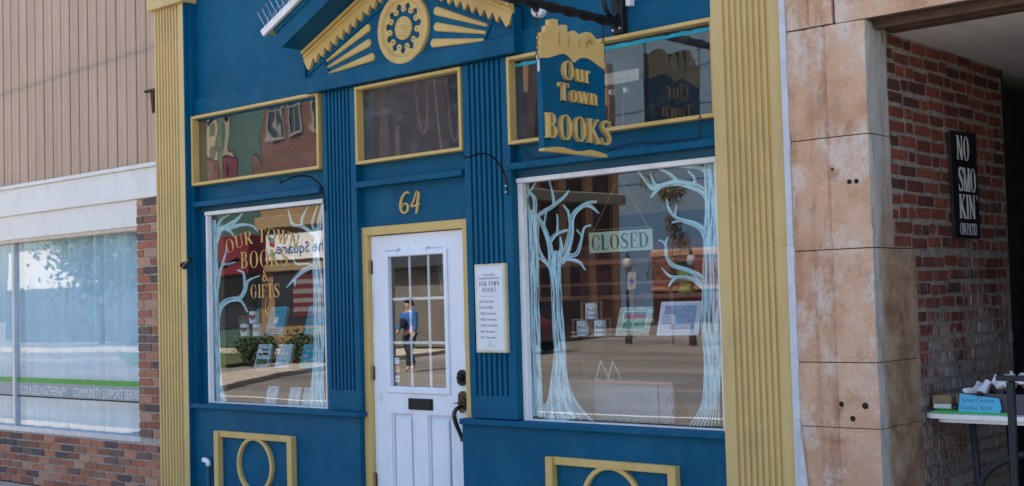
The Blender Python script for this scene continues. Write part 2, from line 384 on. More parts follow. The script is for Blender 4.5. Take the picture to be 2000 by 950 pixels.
M['glass_far'] = plain('dark_far_window', (.02, .025, .035), .15, spec=.8)
M['acrylic'] = glass('clear_acrylic', .05, tint=(.90,.95,.93))
def streaky(name, c, lo=.35, hi=1.0):
    m = NT(name); t = m.t
    uv = m.n('UVMap'); mp = m.n('Mapping'); mp.inputs['Scale'].default_value = (7, 5, 1); m.l(uv.outputs[0], mp.inputs[0])
    n = m.noise(1.0, 3, .6, vec=mp.outputs[0]); fac = m.ramp(n, [(.40, (lo,)*3), (.52, (hi,)*3)])
    df = m.n('BsdfDiffuse'); cr = m.ramp(n, [(.35, G3(c,.8)), (.6, G3(c,1.12))]); m.l(cr, df.inputs[0]); tr = m.n('BsdfTransparent'); mx = m.n('MixShader')
    m.l(fac, mx.inputs[0]); m.l(tr.outputs[0], mx.inputs[1]); m.l(df.outputs[0], mx.inputs[2]); m.l(mx.outputs[0], m.out.inputs['Surface']); return m.m
M['treepaint'] = streaky('pale_blue_window_paint', (.52, .76, .80), .28, .98)
TREE_R={
 'middle':[
  [(-4.81,0.904,0.1445,0.0235),(-4.826,1.0,0.0985,0.009),(-4.823,1.152,0.067,0.0015),(-4.813,1.305,0.0475,0.001),(-4.82,1.458,0.0455,0.0015),(-4.826,1.703,0.0415,0.001),(-4.834,1.826,0.0475,-0.001),(-4.822,1.918,0.0515,-0.005)],
  [(-4.856,1.852,0.02,0.0015),(-4.859,1.876,0.024,0.0015),(-4.872,1.973,0.0195,0.003),(-4.924,2.087,0.0145,0.005),(-4.966,2.13,0.0095,0.0055)],
  [(-4.966,2.13,0.009,-0.011),(-4.896,2.163,0.0085,-0.011),(-4.835,2.186,0.008,-0.0095),(-4.746,2.236,0.008,-0.0075),(-4.706,2.275,0.003,-0.002)],
  [(-4.827,2.186,0.012,0.0),(-4.832,2.26,0.0095,0.0005),(-4.858,2.34,0.0075,0.001)],
  [(-4.904,2.077,0.008,-0.0005),(-4.903,2.098,0.008,-0.001),(-4.884,2.172,0.008,-0.0015)],
  [(-4.88,1.951,0.016,-0.007),(-4.859,1.981,0.014,-0.009),(-4.806,2.021,0.0075,-0.011),(-4.719,2.037,0.0025,-0.0075)],
  [(-4.81,2.015,0.012,-0.0015),(-4.8,2.08,0.0095,-0.0005),(-4.805,2.138,0.006,0.0)],
  [(-4.829,1.826,0.029,-0.017),(-4.772,1.884,0.0255,-0.0145),(-4.734,1.929,0.0275,-0.009),(-4.704,2.019,0.023,-0.004),(-4.693,2.104,0.0185,-0.0055),(-4.644,2.155,0.0115,-0.011),(-4.57,2.186,0.0045,-0.01),(-4.502,2.19,0.001,-0.0075)],
  [(-4.645,2.155,0.0055,-0.008),(-4.598,2.173,0.0035,-0.012),(-4.548,2.166,-0.0065,-0.009),(-4.49,2.12,-0.0035,-0.003)],
  [(-4.703,2.049,0.0135,0.001),(-4.712,2.111,0.0115,0.001),(-4.722,2.151,0.009,0.003),(-4.756,2.19,0.005,0.0025)],
  [(-4.784,1.848,0.0145,-0.0145),(-4.724,1.882,0.0085,-0.0135),(-4.666,1.892,0.011,-0.0085),(-4.629,1.96,0.011,-0.003),(-4.603,2.04,0.008,-0.0045),(-4.549,2.055,0.0025,-0.006)],
  [(-4.616,1.993,0.007,0.005),(-4.631,2.005,0.006,0.0035),(-4.66,2.034,0.0045,0.0025)],
  [(-4.803,1.886,0.015,-0.0045),(-4.781,1.932,0.0135,-0.0015),(-4.787,2.002,0.006,0.0)],
  [(-4.745,1.865,-0.003,-0.012),(-4.694,1.857,-0.004,-0.01),(-4.644,1.84,-0.0075,-0.0065),(-4.604,1.792,-0.0045,-0.0025)],
  [(-4.862,1.796,0.015,0.004),(-4.873,1.821,0.013,0.007),(-4.932,1.87,0.0065,0.008),(-5.024,1.899,0.0015,0.003)],
  [(-4.955,2.101,-0.008,0.0005),(-4.964,1.978,-0.01,-0.0005),(-4.931,1.888,-0.011,-0.0035),(-4.869,1.821,-0.011,-0.006)],
  [(-4.849,1.305,-0.006,0.0),(-4.87,1.152,-0.0065,0.0005),(-4.923,1.012,-0.007,0.0025),(-5.022,0.924,-0.0045,0.0025)],
  [(-4.844,1.305,-0.006,0.0),(-4.862,1.152,-0.0065,0.0005),(-4.906,1.013,-0.0075,0.002),(-4.987,0.922,-0.005,0.0025)],
  [(-4.84,1.305,-0.006,0.0),(-4.855,1.152,-0.007,0.0),(-4.889,1.014,-0.0075,0.0015),(-4.949,0.932,-0.005,0.002)],
  [(-4.835,1.305,-0.006,0.0),(-4.849,1.152,-0.007,0.0),(-4.879,1.014,-0.008,0.001),(-4.932,0.914,-0.0055,0.0015)],
  [(-4.831,1.305,-0.006,0.0),(-4.842,1.152,-0.0065,0.0),(-4.861,1.014,-0.0075,0.0005),(-4.895,0.926,-0.006,0.001)],
  [(-4.826,1.305,-0.006,0.0),(-4.832,1.152,-0.0065,0.0),(-4.839,1.015,-0.008,0.0),(-4.846,0.921,-0.006,0.0)],
  [(-4.822,1.305,-0.006,0.0),(-4.826,1.152,-0.0065,-0.0005),(-4.826,1.015,-0.008,-0.0005),(-4.819,0.92,-0.006,-0.0005)],
  [(-4.817,1.305,-0.006,0.0),(-4.819,1.152,-0.007,-0.0005),(-4.812,1.016,-0.0075,-0.001),(-4.793,0.925,-0.006,-0.001)],
  [(-4.812,1.305,-0.0055,0.0),(-4.812,1.152,-0.007,-0.0005),(-4.797,1.016,-0.0075,-0.0015),(-4.763,0.91,-0.006,-0.0015)],
  [(-4.808,1.305,-0.006,0.0),(-4.805,1.152,-0.007,-0.0005),(-4.784,1.016,-0.0075,-0.0015),(-4.735,0.911,-0.0055,-0.002)],
  [(-4.804,1.305,-0.0055,0.0),(-4.798,1.153,-0.0065,-0.001),(-4.768,1.018,-0.0075,-0.0025),(-4.701,0.925,-0.005,-0.0025)],
  [(-4.799,1.305,-0.006,-0.0005),(-4.79,1.153,-0.0065,-0.001),(-4.752,1.018,-0.0075,-0.0025),(-4.669,0.913,-0.005,-0.0025)],
  [(-4.794,1.305,-0.0055,-0.0005),(-4.784,1.153,-0.0065,-0.001),(-4.741,1.018,-0.007,-0.003),(-4.649,0.923,-0.005,-0.003)],
  [(-4.79,1.305,-0.006,-0.0005),(-4.776,1.154,-0.0065,-0.0015),(-4.721,1.019,-0.007,-0.003),(-4.607,0.913,-0.0045,-0.003)],
  [(-4.786,1.305,-0.0055,-0.0005),(-4.768,1.154,-0.0065,-0.0015),(-4.708,1.019,-0.0065,-0.003),(-4.58,0.904,-0.0045,-0.0035)],
 ],
 'left edge':[
  [(-4.999,0.927,0.0525,0.0045),(-5.004,1.026,0.045,0.0025),(-5.002,1.273,0.0405,0.001),(-4.998,1.708,0.0385,-0.0005),(-4.993,2.082,0.039,-0.002),(-4.993,2.176,0.0185,-0.001)],
  [(-5.009,2.083,0.014,0.001),(-5.03,2.19,0.0145,0.0005),(-5.036,2.258,0.0115,-0.0035),(-4.962,2.343,0.0055,-0.0025)],
  [(-4.992,2.082,0.0165,-0.002),(-4.975,2.234,0.016,0.001),(-5.026,2.297,0.01,0.002),(-5.024,2.344,0.006,-0.0005)],
  [(-5.024,1.148,-0.0065,-0.0005),(-5.024,1.024,-0.007,0.0005),(-5.065,0.924,-0.006,0.001)],
  [(-5.014,1.149,-0.006,0.0),(-5.013,1.025,-0.007,0.0),(-5.04,0.923,-0.006,0.0005)],
  [(-5.004,1.149,-0.006,0.0),(-5.001,1.026,-0.007,-0.0005),(-5.016,0.92,-0.006,0.0)],
  [(-4.994,1.15,-0.006,-0.0005),(-4.99,1.026,-0.007,-0.0005),(-4.992,0.918,-0.0065,-0.0005)],
  [(-4.984,1.15,-0.0065,-0.0005),(-4.978,1.026,-0.0075,-0.001),(-4.967,0.916,-0.006,-0.0005)],
  [(-4.975,1.15,-0.006,-0.0005),(-4.967,1.026,-0.007,-0.0005),(-4.943,0.914,-0.006,-0.0015)],
 ],
 'right edge':[
  [(-3.776,1.006,0.049,-0.0015),(-3.762,1.117,0.052,-0.001),(-3.748,1.284,0.0555,0.0015),(-3.758,1.45,0.055,0.0005),(-3.742,1.672,0.0555,-0.0015),(-3.74,1.894,0.0425,-0.0025),(-3.72,2.117,0.0455,-0.0035),(-3.714,2.34,0.0455,-0.0035)],
  [(-3.732,2.257,0.0215,0.005),(-3.746,2.298,0.014,0.0095),(-3.798,2.328,0.0035,0.0105),(-3.874,2.338,0.001,0.0085),(-3.948,2.346,0.0005,0.0055)],
  [(-3.737,2.117,0.022,0.0035),(-3.751,2.169,0.019,0.01),(-3.812,2.218,0.011,0.0185),(-3.931,2.254,0.002,0.018),(-4.037,2.248,-0.0025,0.013),(-4.1,2.242,0.0075,0.017),(-4.152,2.29,0.0105,0.0075),(-4.206,2.344,0.0025,0.002)],
  [(-4.037,2.254,-0.0095,0.009),(-4.073,2.229,-0.009,0.0075),(-4.12,2.186,-0.0055,0.0045)],
  [(-4.082,2.252,0.0105,0.004),(-4.102,2.282,0.008,0.0025),(-4.118,2.322,0.0035,0.0005)],
  [(-3.911,2.244,0.01,0.011),(-3.931,2.257,0.009,0.008),(-3.994,2.311,0.007,0.008),(-4.075,2.35,0.003,0.005)],
  [(-3.835,2.226,0.013,-0.003),(-3.823,2.27,0.01,0.002),(-3.865,2.314,0.005,0.0035)],
  [(-3.747,1.866,0.029,0.0015),(-3.752,1.914,0.0255,0.0045),(-3.772,1.966,0.0195,0.01),(-3.82,2.011,0.0095,0.013),(-3.92,2.045,0.0055,0.01),(-3.972,2.074,0.0075,0.0055),(-4.002,2.119,0.0085,0.002),(-4.014,2.172,0.0035,0.0005)],
  [(-3.966,2.06,0.01,-0.0025),(-3.958,2.088,0.0085,-0.002),(-3.947,2.13,0.0035,-0.0005)],
  [(-3.902,2.042,-0.0005,0.0085),(-3.936,2.041,-0.001,0.007),(-3.984,2.035,-0.001,0.006)],
  [(-3.746,1.588,0.0255,0.0065),(-3.769,1.658,0.021,0.0075),(-3.812,1.721,0.0175,0.013),(-3.88,1.765,0.0075,0.0125),(-3.984,1.796,0.0085,0.0105),(-4.026,1.849,0.011,0.003),(-4.034,1.92,0.0095,0.0035),(-4.078,1.943,0.0035,0.005)],
  [(-4.034,1.91,0.01,-0.0025),(-4.026,1.932,0.008,-0.0025),(-4.012,1.957,0.0035,-0.0015)],
  [(-3.747,1.561,0.019,0.004),(-3.77,1.642,0.0175,0.008),(-3.833,1.703,0.011,0.0125),(-3.902,1.728,0.0025,0.0095),(-4.006,1.736,0.0045,0.0075),(-4.066,1.79,0.0025,0.002)],
  [(-3.938,1.731,-0.0025,0.008),(-3.983,1.721,-0.006,0.007),(-4.019,1.682,-0.005,0.0035)],
  [(-3.792,1.422,-0.0055,0.0),(-3.802,1.172,-0.006,0.0),(-3.834,1.018,-0.006,0.0015),(-3.912,0.912,-0.0035,0.002)],
  [(-3.781,1.422,-0.005,0.0),(-3.79,1.172,-0.006,0.0),(-3.82,1.018,-0.006,0.0015),(-3.888,0.912,-0.004,0.0015)],
  [(-3.77,1.422,-0.005,0.0),(-3.779,1.172,-0.006,0.0),(-3.806,1.019,-0.006,0.001),(-3.865,0.912,-0.004,0.0015)],
  [(-3.76,1.422,-0.0055,0.0),(-3.768,1.173,-0.0055,0.0),(-3.792,1.02,-0.006,0.001),(-3.842,0.912,-0.004,0.001)],
  [(-3.749,1.422,-0.005,0.0),(-3.756,1.173,-0.006,0.0),(-3.778,1.02,-0.0065,0.001),(-3.819,0.914,-0.004,0.0005)],
  [(-3.738,1.422,-0.0055,0.0),(-3.744,1.173,-0.0055,0.0),(-3.765,1.02,-0.006,0.0005),(-3.796,0.916,-0.004,0.0005)],
  [(-3.728,1.422,-0.005,0.0),(-3.733,1.173,-0.006,0.0),(-3.751,1.021,-0.006,0.0),(-3.773,0.918,-0.004,0.0)],
  [(-3.718,1.422,-0.0055,0.0),(-3.722,1.174,-0.006,-0.0005),(-3.737,1.022,-0.006,0.0005),(-3.75,0.922,-0.004,0.0005)],
  [(-3.707,1.422,-0.005,0.0),(-3.71,1.174,-0.0055,0.0),(-3.723,1.022,-0.006,0.0),(-3.727,0.926,-0.004,-0.0005)],
 ],
}
TREE_L={
 'left edge':[
  [(-8.184,0.892,0.072,0.009),(-8.219,1.048,0.043,0.0035),(-8.231,1.325,0.04,0.001),(-8.242,1.642,0.04,0.0),(-8.24,1.92,0.0395,-0.001),(-8.24,2.16,0.0365,-0.0015),(-8.242,2.319,0.0235,-0.001)],
  [(-8.235,2.119,0.026,-0.005),(-8.206,2.185,0.0305,-0.009),(-8.145,2.246,0.019,-0.0195),(-8.002,2.252,0.0045,-0.0155),(-7.886,2.261,0.0005,-0.012),(-7.76,2.242,-0.005,-0.007),(-7.705,2.2,-0.005,-0.002)],
  [(-8.165,2.234,0.013,-0.0145),(-8.066,2.264,0.016,-0.018),(-7.988,2.287,0.0165,-0.013),(-7.883,2.347,0.005,-0.003)],
  [(-8.218,2.238,0.021,-0.0065),(-8.156,2.314,0.012,-0.0075),(-8.038,2.35,0.0035,-0.0035)],
  [(-8.099,2.238,-0.009,-0.0105),(-8.035,2.215,-0.011,-0.007),(-7.991,2.173,-0.0055,-0.002)],
  [(-8.212,1.78,0.0165,-0.001),(-8.196,1.859,0.0195,-0.003),(-8.153,1.957,0.016,-0.0075),(-8.061,1.969,0.0035,-0.0075),(-7.977,1.981,0.002,-0.004)],
  [(-8.153,1.965,0.019,-0.0045),(-8.105,2.049,0.0125,-0.002),(-8.096,2.12,0.003,0.0)],
  [(-8.226,1.483,0.023,-0.001),(-8.202,1.622,0.0335,-0.0085),(-8.089,1.69,0.017,-0.019),(-7.934,1.707,0.0145,-0.0155),(-7.874,1.763,0.0225,-0.007),(-7.828,1.832,0.0105,-0.0075),(-7.69,1.866,0.0025,-0.0035)],
  [(-7.874,1.79,0.019,0.0005),(-7.884,1.884,0.015,0.0025),(-7.928,1.912,0.0065,0.0065),(-7.966,1.914,0.0,0.006)],
  [(-8.05,1.694,-0.002,-0.0135),(-7.947,1.687,-0.006,-0.011),(-7.897,1.658,-0.013,-0.0055),(-7.842,1.592,-0.006,-0.002)],
  [(-8.262,1.126,-0.0065,-0.0005),(-8.253,0.988,-0.0085,-0.0005),(-8.263,0.882,-0.007,0.0)],
  [(-8.253,1.126,-0.0065,-0.0005),(-8.24,0.988,-0.0085,-0.0005),(-8.228,0.883,-0.0075,-0.0005)],
  [(-8.241,1.127,-0.0065,0.0),(-8.227,0.989,-0.008,-0.001),(-8.194,0.884,-0.0075,-0.001)],
  [(-8.231,1.128,-0.007,-0.0005),(-8.214,0.99,-0.008,-0.0015),(-8.16,0.885,-0.007,-0.002)],
  [(-8.221,1.128,-0.0065,-0.0005),(-8.201,0.99,-0.008,-0.0015),(-8.126,0.886,-0.0065,-0.002)],
  [(-8.209,1.128,-0.0065,-0.0005),(-8.188,0.99,-0.0075,-0.0015),(-8.093,0.888,-0.0065,-0.0025)],
 ],
 'right edge':[
  [(-7.061,0.911,0.101,0.0015),(-7.051,1.038,0.073,-0.0005),(-7.028,1.256,0.0615,0.0),(-7.018,1.547,0.056,0.0),(-7.02,1.82,0.0535,-0.0005),(-7.032,1.986,0.037,-0.0015),(-7.01,2.131,0.0305,-0.004),(-6.959,2.347,0.011,-0.002)],
  [(-7.006,2.076,0.0215,0.003),(-7.028,2.125,0.0215,0.0085),(-7.094,2.165,0.0135,0.011),(-7.179,2.204,0.008,0.0115),(-7.283,2.224,0.011,0.0085),(-7.316,2.279,0.011,0.002),(-7.338,2.34,0.006,0.0005)],
  [(-7.19,2.204,0.0175,-0.002),(-7.177,2.27,0.0135,-0.004),(-7.111,2.347,0.005,-0.002)],
  [(-7.01,2.13,0.0175,0.0055),(-7.049,2.177,0.0155,0.004),(-7.07,2.222,0.014,-0.0005),(-7.045,2.28,0.011,-0.003),(-7.009,2.34,0.0055,-0.0015)],
  [(-7.042,1.84,0.022,0.0025),(-7.062,1.903,0.0125,0.014),(-7.166,1.888,-0.012,0.015),(-7.265,1.84,-0.0115,0.0085),(-7.374,1.768,-0.0045,0.0025)],
  [(-7.062,1.914,0.0045,0.0085),(-7.136,1.931,0.0025,0.009),(-7.262,1.94,0.0075,0.008),(-7.296,1.997,0.0055,0.001)],
  [(-7.284,1.832,-0.0085,-0.0005),(-7.278,1.81,-0.009,0.0),(-7.279,1.773,-0.006,0.0)],
  [(-7.082,1.292,-0.006,0.0),(-7.095,1.054,-0.007,0.0005),(-7.196,0.917,-0.006,0.0015)],
  [(-7.068,1.292,-0.0065,0.0),(-7.08,1.054,-0.007,0.0005),(-7.162,0.916,-0.006,0.0015)],
  [(-7.053,1.292,-0.006,0.0),(-7.065,1.055,-0.0075,0.0005),(-7.128,0.915,-0.0065,0.001)],
  [(-7.039,1.292,-0.006,0.0),(-7.05,1.055,-0.0075,0.0005),(-7.094,0.914,-0.007,0.0005)],
  [(-7.024,1.292,-0.006,0.0),(-7.034,1.056,-0.007,0.0),(-7.06,0.913,-0.0065,0.0)],
  [(-7.01,1.292,-0.006,0.0),(-7.019,1.056,-0.007,-0.0005),(-7.027,0.912,-0.007,0.0)],
  [(-6.996,1.292,-0.0065,0.0),(-7.004,1.056,-0.007,-0.0005),(-6.994,0.911,-0.0065,-0.0005)],
  [(-6.981,1.292,-0.006,0.0),(-6.989,1.058,-0.007,-0.0005),(-6.96,0.91,-0.0065,-0.001)],
 ],
}

# ------------------------------------------------------------ serif letter engine
def arc(cx, cy, rx, ry, a0, a1, tk, tn, n=14):
    L = []
    for i in range(n+1):
        a = R(a0+(a1-a0)*i/n); c, s = math.cos(a), math.sin(a); wd = tn+(tk-tn)*abs(c)**1.6
        L.append((cx+rx*c, cy+ry*s, cx+(rx-wd)*c, cy+max(ry-wd*(.55 if abs(s) > .2 else 1), .01)*s if True else 0))
    return L
def stroke(p, q, wd):   # horizontal-width slanted stem
    return [(p[0]-wd/2, p[1], p[0]+wd/2, p[1]), (q[0]-wd/2, q[1], q[0]+wd/2, q[1])]
def bar(x0, x1, y, h): return [(x0, y, x0, y+h), (x1, y, x1, y+h)]
def ser(x, y, wd=.26, h=.045): return bar(x-wd/2, x+wd/2, y if y < .5 else y-h, h)
def varr(pts):          # (x,y,width) path
    o = []
    for i, p in enumerate(pts):
        a, b = pts[max(i-1,0)], pts[min(i+1,len(pts)-1)]; tx, ty = b[0]-a[0], b[1]-a[1]; l = math.hypot(tx, ty) or 1
        o.append((p[0]-ty/l*p[2]/2, p[1]+tx/l*p[2]/2, p[0]+ty/l*p[2]/2, p[1]-tx/l*p[2]/2))
    return o
def glyph(ch, k=.15, t=.05):
    s = .24+k*.3
    if ch == ' ': return [], .32
    if ch == 'O': return [arc(.41, .5, .38, .52, 0, 360, k*1.1, t, 28)], .86
    if ch == 'C': return [arc(.42, .5, .38, .52, 48, 312, k*1.1, t, 22), varr([(.66,.90,.03),(.685,.80,.07),(.70,.66,.03)]), varr([(.70,.30,.02),(.69,.2,.06),(.66,.12,.03)])], .78
    if ch == 'G': return [arc(.42, .5, .38, .52, 48, 312, k*1.1, t, 22), varr([(.66,.90,.03),(.685,.80,.07),(.70,.66,.03)]), stroke((.66,.05), (.66,.42), k*.95), ser(.66,.46,s,.045)], .88
    if ch == 'U': return [stroke((.17,1), (.17,.34), k), arc(.41-.0, .34, .24+k/2, .36, 180, 360, (k+t)/2, t, 14), stroke((.645,1), (.645,.34), t*1.3), ser(.17,1,s), ser(.645,1,.22)], .84
    if ch == 'T': return [stroke((.36,0), (.36,1), k), bar(.02,.70,.95,.05), varr([(.035,1,.03),(.035,.76,.035)]), varr([(.685,1,.03),(.685,.76,.035)]), ser(.36,0,s)], .74
    if ch == 'R': return [stroke((.17,0), (.17,1), k), arc(.34, .74, .28, .26, 90, -90, k, t, 12), bar(.17,.36,.955,.045), bar(.17,.36,.48,.045), varr([(.36,.5,k),(.52,.25,k*1.05),(.66,.02,k*.9),(.80,.0,.04)]), ser(.17,0,s), ser(.15,1,.2)], .82
    if ch == 'B': return [stroke((.17,0), (.17,1), k), arc(.32, .76, .26, .24, 90, -90, k, t, 12), arc(.32, .27, .33, .27, 90, -90, k*1.05, t, 12), bar(.17,.34,.955,.045), bar(.17,.34,.50,.045), bar(.17,.34,0,.045), ser(.12,0,.18), ser(.12,1,.18)], .76
    if ch == 'P': return [stroke((.17,0), (.17,1), k), arc(.32, .73, .30, .27, 90, -90, k, t, 12), bar(.17,.34,.955,.045), bar(.17,.34,.46,.045), ser(.17,0,s), ser(.14,1,.2)], .68
    if ch == 'D': return [stroke((.17,0), (.17,1), k), arc(.34, .5, .43, .5, 90, -90, k*1.1, t, 16), bar(.17,.36,.955,.045), bar(.17,.36,0,.045), ser(.13,0,.2), ser(.13,1,.2)], .86
    if ch in 'EL': 
        g = [stroke((.17,0), (.17,1), k), bar(.05,.6,0,.045), varr([(.60,0,.03),(.60,.24,.03)]), ser(.16,1,.24)]
        if ch == 'E': g += [bar(.17,.58,.955,.045), varr([(.58,1,.03),(.58,.78,.03)]), bar(.17,.44,.49,.04), varr([(.44,.42,.03),(.44,.60,.03)])]
        return g, .68
    if ch == 'F': return [stroke((.17,0), (.17,1), k), ser(.17,0,s), bar(.05,.58,.955,.045), varr([(.58,1,.03),(.58,.78,.03)]), bar(.17,.44,.49,.04), varr([(.44,.42,.03),(.44,.60,.03)])], .64
    if ch == 'I': return [stroke((.17,0), (.17,1), k), ser(.17,0,s), ser(.17,1,s)], .35
    if ch == 'N': return [stroke((.14,0), (.14,1), t*1.2), stroke((.14,1), (.66,0), k), stroke((.68,0), (.68,1), t*1.2), ser(.14,0,.22), ser(.10,1,.2), ser(.68,1,.22)], .84
    if ch == 'M': return [stroke((.12,0), (.12,1), t*1.2), stroke((.12,1), (.42,0), k), stroke((.42,0), (.74,1), t*1.2), stroke((.74,0), (.74,1), k), ser(.12,0,.2), ser(.74,0,s), ser(.1,1,.16), ser(.76,1,.18)], .9
    if ch == 'W': return [stroke((.08,1), (.30,0), k), stroke((.30,0), (.52,1), t*1.1), stroke((.48,1), (.70,0), k), stroke((.70,0), (.94,1), t*1.1), ser(.08,1,.24), ser(.50,1,.22), ser(.94,1,.2)], 1.02
    if ch == 'K': return [stroke((.17,0), (.17,1), k), varr([(.2,.42,t),(.64,.98,t*1.2)]), varr([(.32,.56,k*.9),(.56,.22,k),(.72,.02,k)]), ser(.17,0,s), ser(.17,1,s), ser(.64,1,.22), ser(.73,0,.22)], .86
    if ch == 'A': return [stroke((.08,0), (.36,1), t*1.1), stroke((.36,1), (.64,0), k), bar(.17,.52,.32,.04), ser(.08,0,.2), ser(.64,0,s)], .74
    if ch == 'S': return [varr([(.60,.80,.02),(.575,.90,.05),(.45,.975,.06),(.30,.975,t*1.4),(.15,.88,k*.8),(.12,.73,k),(.24,.58,k*1.1),(.44,.45,k*1.2),(.56,.30,k),(.54,.13,k*.8),(.38,.025,t*1.4),(.22,.02,.06),(.10,.10,.06),(.065,.26,.02)]), varr([(.60,1,.025),(.60,.74,.035)]), varr([(.07,0,.025),(.06,.28,.035)])], .68
    if ch == "'": return [varr([(.1,1,.10),(.09,.78,.04)])], .2
    if ch == '&': return [varr([(.72,.45,.03),(.62,.22,.06),(.46,.03,.07),(.26,-.01,k*.9),(.10,.14,k),(.14,.36,k*.9),(.38,.58,.06),(.50,.78,.08),(.42,.96,.06),(.28,.94,.09),(.22,.78,k*.8),(.34,.54,k),(.56,.22,k*1.1),(.78,.01,k)])], .84
    if ch == 'u': return [stroke((.15,.66), (.15,.2), k), varr([(.13,.24,k*.9),(.22,.05,.09),(.36,.06,.06),(.5,.16,.05)]), stroke((.50,0), (.50,.66), k), ser(.10,.66,.2), ser(.45,.66,.2), ser(.55,0,.2)], .66
    if ch == 'r': return [stroke((.16,0), (.16,.66), k), varr([(.18,.5,.05),(.30,.62,.08),(.42,.62,.12)]), ser(.16,0,s), ser(.10,.66,.2)], .48
    if ch == 'o': return [arc(.28, .33, .27, .35, 0, 360, k, t*1.1, 24)], .6
    if ch == 'w': return [stroke((.07,.66), (.24,0), k), stroke((.24,0), (.40,.66), t*1.2), stroke((.40,.66), (.57,0), k), stroke((.57,0), (.74,.66), t*1.2), ser(.07,.66,.22), ser(.40,.66,.2), ser(.74,.66,.18)], .82
    if ch == 'n': return [stroke((.15,0), (.15,.66), k), varr([(.16,.48,.05),(.28,.62,.07),(.42,.63,.10),(.50,.48,k)]), stroke((.50,.5), (.50,0), k), ser(.15,0,s), ser(.10,.66,.2), ser(.50,0,s)], .68
    return [], .3
def ribs(mb, rib, fn, d0, d1, N, eps=0.0):
    """turn a ribbon into a solid through fn(u,v)->world"""
    N = Vector(N); vs = []; 
    for a, b, c, d in rib:
        P, Q = Vector(fn(a, b)), Vector(fn(c, d)); vs += [P+N*d0, Q+N*d0, P+N*(d1+eps), Q+N*(d1+eps)]
    n = len(rib); fs = []
    for i in range(n-1):
        a = i*4; b = a+4; fs += [(a+2,a+3,b+3,b+2), (a,a+2,b+2,b), (a+1,b+1,b+3,a+3)]
    fs += [(0,1,3,2), ((n-1)*4, (n-1)*4+2, (n-1)*4+3, (n-1)*4+1)]
    mb.add(vs, fs)
def word(txt, name, mat, parent, O, U, V, N, h, width, d0=.0, d1=.004, k=.15, t=.05, gap=.06, fn=None, each=False, org=None):
    """serif word h high squeezed or stretched to width; U,V unit vectors"""
    O, U, V, N = map(Vector, (O, U, V, N)); gs = []; x = 0
    for ch in txt:
        g, a = glyph(ch, k, t); gs.append((g, x)); x += a+gap
    sx = width/(x-gap); mb = MB(); out = []
    for g, x0 in gs:
        if each: mb = MB()
        for e, rb in enumerate(g):
            f = fn or (lambda u, v: O+U*u+V*v)
            ribs(mb, [((a+x0)*sx, b*h, (c+x0)*sx, d*h) for a, b, c, d in rb], f, d0, d1, N, e*.00025)
        if each and g: out.append(mb.obj(name, mat, parent, fixn=True))
    if not each: out.append(mb.obj(name, mat, parent, fixn=True))
    return out
def sans(lines, name, mat, parent, N, d, O=None):
    """plain printed text: (string, origin, U, V, height, width or None)"""
    mb = MB()
    for txt, O, U, V, h, wd in lines:
        cu = bpy.data.curves.new('t', 'FONT'); cu.body = txt; cu.size = 1; cu.resolution_u = 2
        o = bpy.data.objects.new('t', cu); col.objects.link(o); bpy.context.view_layer.update()
        me = bpy.data.meshes.new_from_object(o.evaluated_get(bpy.context.evaluated_depsgraph_get()))
        bpy.data.objects.remove(o)
        xs = [v.co.x for v in me.vertices]; x0, x1 = min(xs), max(xs); sx = (wd/(x1-x0)) if wd else h/.72
        O2, U2, V2, N2 = map(Vector, (O, U, V, N))
        vs = [O2+U2*((v.co.x-x0)*sx)+V2*(v.co.y*h/.72)+N2*d for v in me.vertices]
        mb.add(vs, [tuple(p.vertices) for p in me.polygons]); bpy.data.meshes.remove(me); bpy.data.curves.remove(cu)
    return mb.obj(name, mat, parent)
X, Z, NY, NX = (1,0,0), (0,0,1), (0,-1,0), (1,0,0)

# ------------------------------------------------------------ the setting: ground, street
mb = MB(); mb.box(-150, 60, -3.4, 0, -.05, .085, .01); S('pavement', M['concrete'], mb)
S('road', M['asphalt'], MB().box(-300, 200, -15, -3.4, -.6, -.046))
S('ground', M['asphalt'], MB().box(-300, 200, -300, -15, -.6, -.05))
S('far_pavement', M['concrete'], MB().prism([(-60,-24.9),(-60,-23.0),(-31.5,-23.0),(-26,-12.8),(-22.5,-8.9),(-21,-8.9),(-24.6,-13.4),(-30,-24.9)], 'z', -.05, .07))
tag(MB().box(-24, 8, -8.75, -8.68, -.045, -.036).obj('road_marking', M['white']), kind='structure')

# ------------------------------------------------------------ bookshop
bs = thing('bookshop', 'blue and ochre shopfront numbered 64 with a white door', 'shop front', (-6, 0, .08))
def bb(name, mk, *a, **k): return B(name, M[mk], bs, *a, **k)
def fluted(x0, x1, yf, yb, z0, z1, xs, xe, n, dep, duty=.5, soft=.25):
    p = [(x0, yb), (x0, yf), (xs, yf)]; pt = (xe-xs)/n
    for i in range(n):
        a = xs+i*pt; g = pt*(1-duty); s_ = g*soft
        p += [(a, yf), (a+g*.08, yf+dep*1.3), (a+g*.30, yf+dep*.9), (a+g, yf)]
    p += [(x1, yf), (x1, yb)]
    q = [p[0]]
    for e in p[1:]:
        if math.hypot(e[0]-q[-1][0], e[1]-q[-1][1]) > 1e-5: q.append(e)
    return MB().prism(q, 'z', z0, z1)
# ochre pilasters at both ends
fluted(-8.797, -8.40, -.05, .3, .085, 4.03, -8.775, -8.452, 8, .010, .35).obj('pilaster', M['ochre_metal'], bs, fixn=True)
bb('pilaster_cap', 'ochre_metal', -8.84, -8.365, -.09, .3, 4.032, 4.30, c=.006)
fluted(-3.59, -3.178, -.05, .3, .085, 7.2, -3.52, -3.235, 8, .010, .30).obj('pilaster', M['ochre_metal'], bs, fixn=True)
bb('pilaster_return', 'blue', -8.399, -8.392, -.048, .06, .085, 4.03, c=0)
bb('pilaster_return', 'blue', -8.3915, -8.372, -.004, .06, .085, 5.2)
